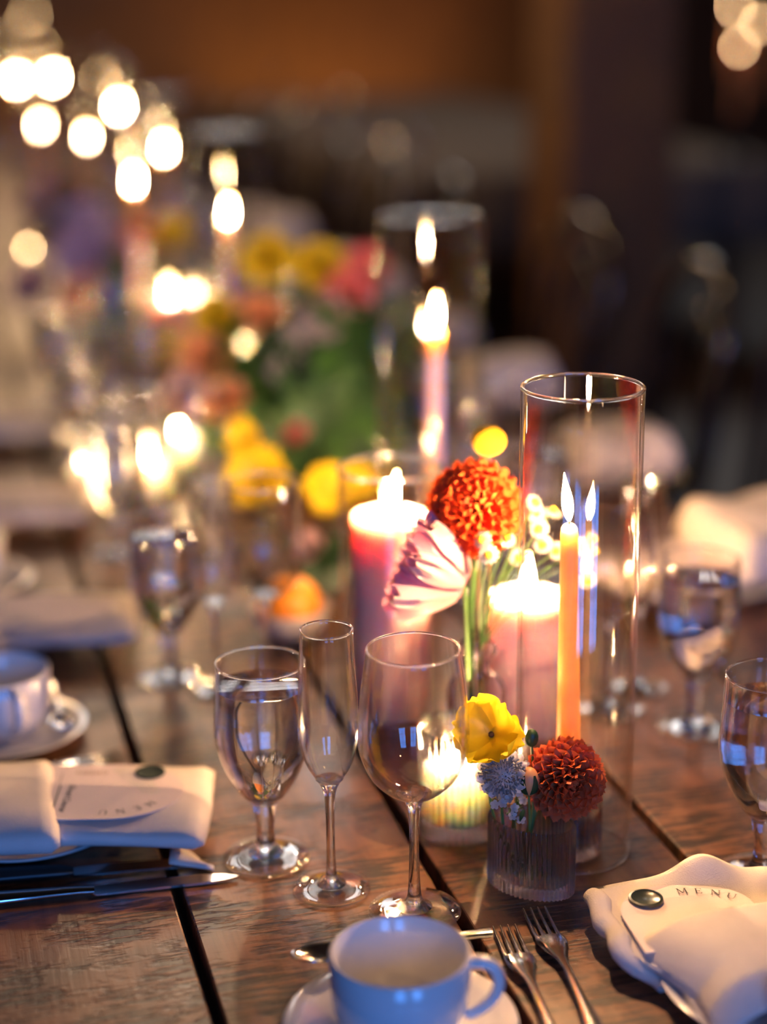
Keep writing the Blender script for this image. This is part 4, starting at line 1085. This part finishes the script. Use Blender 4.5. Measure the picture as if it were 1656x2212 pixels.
# yellow bud vases between pillar and goblets
def budvase(base, words, stems, leaf=None):
    v = thing('bud_vase', 'clear glass bud vase holding the ' + words, 'vase', base)
    pr = smooth_prof([(.0225, .002), (.0235, .01), (.0235, .055), (.018, .066), (.0115, .074), (.011, .082), (.0145, .090)], 3)
    MB().lathe(glass_prof([(.021, .0003)] + pr, .0025, .006), 32).xf(Matrix.Translation(base)).build('bottle', M['rib'], v, 60)
    for px, py, dy, R, mat, lb, eye in stems:
        c = at_y(px, py, base.y + dy)
        poppy(lb, c, (CR @ Vector((random.uniform(-.3, .3), .25, 1))), R, base + Vector((random.uniform(-.004, .004), random.uniform(-.004, .004), .02)), (0, 0, .01), mat, 6, None, eye)
random.seed(21)
budvase(at(588, 1262), 'two blurred yellow poppies',
        [(562, 1035, 0, .042, 'yellow', 'large blurred yellow poppy with brown eye behind the flute', 2), (524, 950, .02, .024, 'yellow', 'small blurred yellow poppy above the larger one', 1)])
budvase(at(706, 1275), 'yellow and cream flowers beside the tall pillar',
        [(705, 1062, -.01, .036, 'yellow', 'blurred yellow poppy just beside the tall mauve pillar', 1), (762, 1048, .02, .030, 'yellow', 'blurred golden poppy partly behind the pillar sleeve', 1), (665, 1180, -.02, .022, 'blush', 'small cream flower low beside the bud vase', 1)])
lv = thing('leaf_bunch', 'dark green leaves low around the second yellow bud vase', 'foliage', at(690, 1275))
lm = petal_me('leaf', .05, .028, .1, -.2, M['leaf_dark'], 0, 2, 5, .2, .2)
for k in range(14):
    a = k * 2.4; shared('leaf', lm, lv, frame(lv.location + Vector((random.uniform(-.012, .012), -.03 + random.uniform(-.01, .01), random.uniform(.01, .05))), (math.cos(a), math.sin(a) * .4, .7), (math.sin(a), -1, .2)))
# orange in a white bowl
wb = at(628, 1375)
bw_ = MB().lathe([(.001, .0003), (.022, .0003), (.025, .003), (.04, .018), (.046, .036), (.0445, .037), (.043, .035), (.037, .020), (.02, .006), (.001, .005)], 48).build('bowl', M['china'], None, 60)
bw_.location = wb; tag(bw_, 'small white bowl behind the flute holding an orange fruit', 'bowl')
orr = thing('orange_fruit', 'blurred orange fruit in the small white bowl behind the flute', 'fruit', wb + Vector((0, 0, .0055)))
MB().ball(orr.location + Vector((0, 0, .034)), .034, 24, 16, (1, 1, .94)).build('fruit', M['orange_peel'], orr)
MB().ball(orr.location + Vector((0, 0, .066)), .004, 8, 5, (1, 1, .5)).build('stem_end', M['leaf_dark'], orr)

# ------------------------------------------------------------------ chairs
def make_chair(label, loc, rz):
    t = thing('bentwood_chair', label, 'chair', (0, 0, 0), 0, 'dark chairs along the far table edge')
    MB().lathe([(.001, .445), (.19, .445), (.205, .452), (.205, .468), (.19, .472), (.001, .468)], 40).build('seat', M['chair'], t, 50)
    for sx, sy in ((-1, -1), (-1, 1), (1, -1), (1, 1)):
        top = Vector((.13 * sx, .13 * sy, .448)); bo_ = Vector((.19 * sx, .185 * sy, 0))
        MB().tube([bo_, bo_.lerp(top, .5), top], [.013, .016, .018], 12).build('leg', M['chair'], t)
    ring = [Vector((.165 * math.cos(a), .165 * math.sin(a), .22)) for a in [2 * PI * k / 32 for k in range(33)]]
    MB().tube(ring, .009, 10).build('stretcher', M['chair'], t)
    def hoop(w_, z1, r):
        P = [Vector((.17, -w_, .455)), Vector((.19, -w_ * 1.02, .60))]
        for k in range(13):
            a = PI * k / 12; P.append(Vector((.205 + .03 * math.sin(a), -w_ * 1.05 * math.cos(a), z1 - .14 + .14 * math.sin(a))))
        P += [Vector((.19, w_ * 1.02, .60)), Vector((.17, w_, .455))]
        return MB().tube(P, r, 14)
    hoop(.185, .90, .0145).build('back_hoop', M['chair'], t)
    hoop(.115, .80, .011).build('inner_hoop', M['chair'], t)
    t.location = loc; t.rotation_euler = (0, 0, rz); return t
cy = [2.62, 3.22, 3.9, 4.86, 5.55, 6.2, 7.3, 8.0, 9.4, 10.8]
cw = ['dark bentwood chair nearest the photo edge beyond the blurred goblets', 'second dark bentwood chair along the table, in front of the timber post', 'dark bentwood chair just before the timber post',
      'dark bentwood chair just past the timber post', 'second dark bentwood chair past the timber post', 'third dark bentwood chair past the timber post', 'fourth dark bentwood chair past the timber post',
      'fifth dark bentwood chair past the timber post', 'sixth dark bentwood chair past the timber post', 'last dark bentwood chair toward the board wall']
c0 = None
for y, wd_ in zip(cy, cw):
    if c0 is None: c0 = make_chair(wd_, (1.30, y, 0), .1)
    else: dup(c0, (1.30 + random.uniform(-.03, .03), y, 0), random.uniform(-.15, .15), wd_)

# ------------------------------------------------------------------ neighbouring dining table with linen and candlesticks
ft = thing('linen_table', 'wide table under taupe linen standing behind the timber post', 'table', (2.55, 8.6, 0))
MB().box((1.78, 6.3, .70), (3.35, 10.9, .738)).build('top', M['table'], ft, smooth=False)
for x in (1.9, 3.2):
    for y in (6.5, 10.7): MB().box((x - .04, y - .04, 0), (x + .04, y + .04, .70)).build('leg', M['table'], ft, smooth=False)
cl = MB()
def cloth_edge(t):
    return t
nx_, prof = 160, []
per = []
x0, x1, y0, y1 = 1.765, 3.365, 6.285, 10.915
for k in range(40): per.append((x0 + (x1 - x0) * k / 40, y0, 0, -1))
for k in range(120): per.append((x1, y0 + (y1 - y0) * k / 120, 1, 0))
for k in range(40): per.append((x1 - (x1 - x0) * k / 40, y1, 0, 1))
for k in range(120): per.append((x0, y1 - (y1 - y0) * k / 120, -1, 0))
np_ = len(per)
for j, (z, o_) in enumerate(((.742, -.02), (.740, .002), (.72, .012), (.60, .022), (.44, .035))):
    for k, (x, y, nx, ny) in enumerate(per):
        wv = (o_ + .012 * j * .5 * math.sin(k * .9)) if j > 1 else o_
        cl.v.append((x + nx * wv, y + ny * wv, z))
for j in range(4):
    for k in range(np_): cl.f.append((j * np_ + k, j * np_ + (k + 1) % np_, (j + 1) * np_ + (k + 1) % np_, (j + 1) * np_ + k))
cl.f.append(tuple(range(np_ - 1, -1, -1)))
M['taupe'] = plain('taupe_cloth', (.15, .115, .085), .9)
o = cl.build('tablecloth', M['taupe'], None, 60, solid=.002); tag(o, 'taupe linen cloth draped over the table behind the timber post', 'tablecloth')
def candlestick(label, px, py, y):
    f = at_y(px, py, y); h = f.z - .7425; b = Vector((f.x, f.y, .7425))
    t = thing('candlestick', 'tall black candlestick carrying the ' + label, 'candle holder', b)
    MB().lathe([(.001, .0003), (.055, .0003), (.055, .006), (.015, .016), (.007, .03), (.007, h - .30), (.014, h - .29), (.014, h - .26), (.001, h - .26)], 24, b).build('stand', M['iron'], t, 50)
    taper(label, b + Vector((0, 0, h - .262)), b + Vector((0, 0, h - .02)), .0115, .010, .85, (0, 0), 'candles on the linen table', 'flame_dim')
candlestick('single ivory-lit taper high beside the top of the timber post', 1188, 22, 7.2)
candlestick('first of three high tapers by the photo edge', 1588, 14, 6.46)
candlestick('second of three high tapers by the photo edge', 1640, 50, 6.42)
candlestick('dimmer low taper of the three by the photo edge', 1596, 100, 6.48)
for i, (px, py, wd_) in enumerate(((880, 352, 'lone blurred goblet at the near corner of the linen table'), (770, 310, 'second blurred goblet along the linen table edge'), (690, 268, 'third blurred goblet along the linen table edge'), (590, 190, 'fourth blurred goblet along the linen table edge'))):
    p = at(px, py, .80); dup(G1, (max(p.x, 1.86), min(max(p.y, 6.42), 10.8), .7425), .4 * i, wd_, 'goblets on the linen table')
for i, (px, py, wd_) in enumerate(((640, 225, 'tea light near the middle of the linen table edge'), (545, 150, 'tea light toward the far end of the linen table'), (840, 300, 'tea light near the close corner of the linen table'))):
    p = at(px, py, .78); b = Vector((max(p.x, 1.90), min(max(p.y, 6.6), 10.7), .7425))
    v = thing('glass_votive', 'small glass cup under the ' + wd_, 'candle holder', b)
    MB().lathe([(.001, .0003), (.028, .0003), (.03, .003), (.03, .06), (.0275, .06), (.0275, .008), (.001, .007)], 32, b).build('cup', M['thin'], v, 60)
    pillar(wd_, b + Vector((0, 0, .0075)), .02, .018, .3, (0, 0), 'tealight', 'tea lights on the linen table', 'flame_dim')
# warm uplights washing the board wall
def uplight(label, px, en, col):
    p = at_y(px, 300, 11.4); b = Vector((p.x, 11.35, 0)); t = thing('uplight', label, 'lamp', b)
    MB().lathe([(.001, .0003), (.08, .0003), (.08, .02), (.06, .03), (.06, .16), (.055, .16), (.05, .05), (.001, .045)], 32, b).build('can', M['iron'], t, 50)
    MB().lathe([(.001, .05), (.045, .05), (.045, .06), (.001, .062)], 24, b).build('lens', M['thin'], t, 50)
    l = bpy.data.lights.new('uplight_beam', 'SPOT'); l.energy = en; l.color = col; l.spot_size = math.radians(100); l.spot_blend = .8; l.shadow_soft_size = .04
    o = bpy.data.objects.new('uplight_beam', l); COL.objects.link(o); o.parent = t; o.location = (0, 0, .17); o.rotation_euler = (math.radians(180 - 52), 0, 0)
uplight('round floor uplight washing the board wall orange, middle one', 780, 62, (1, .42, .10))
uplight('round floor uplight washing the board wall behind the candle row', 330, 18, (1, .5, .16))
uplight('round floor uplight washing the board wall near the timber post', 1120, 14, (1, .5, .16))

# pendant lamps added out of view as warm fill, hung over the tables
cord = 0
def pendant(label, x, y, z, en):
    t = thing('fill_pendant', label, 'lamp', (x, y, z))
    MB().lathe([(.02, .20), (.06, .19), (.16, .10), (.24, .0), (.236, .0), (.156, .097), (.058, .185), (.02, .192)], 40, (x, y, z)).build('shade', M['iron'], t, 60)
    MB().tube([(x, y, z + .195), (x, y, ZT)], .006, 8).build('cord', M['black'], t)
    MB().ball((x, y, z + .06), .04, 16, 10).build('bulb', M['bulb'], t)
    l = bpy.data.lights.new('pendant_fill_light', 'POINT'); l.energy = en; l.color = (1, .60, .30); l.shadow_soft_size = .05
    o = bpy.data.objects.new('pendant_fill_light', l); COL.objects.link(o); o.parent = t; o.location = (0, 0, -.01)
m_, nt_, out_ = new_mat('lit_bulb'); e_ = N(nt_, 'ShaderNodeEmission'); e_.inputs[0].default_value = (1, .62, .3, 1); e_.inputs[1].default_value = 20; nt_.links.new(e_.outputs[0], out_.inputs[0]); M['bulb'] = m_
pendant('added black dome fill lamp, unseen, hanging over the first plank table', .55, 4.1, 2.4, 16)
pendant('added black dome fill lamp, unseen, hanging over the second plank table', .55, 6.3, 2.5, 26)
pendant('added black dome fill lamp, unseen, hanging over the last plank table', .55, 9.6, 2.5, 26)
pendant('added black dome fill lamp, unseen, hanging over the linen table', 2.6, 8.4, 2.6, 5)
pendant('added black dome fill lamp, unseen behind the viewer, over the near table end', 1.1, -.7, 2.4, 6)
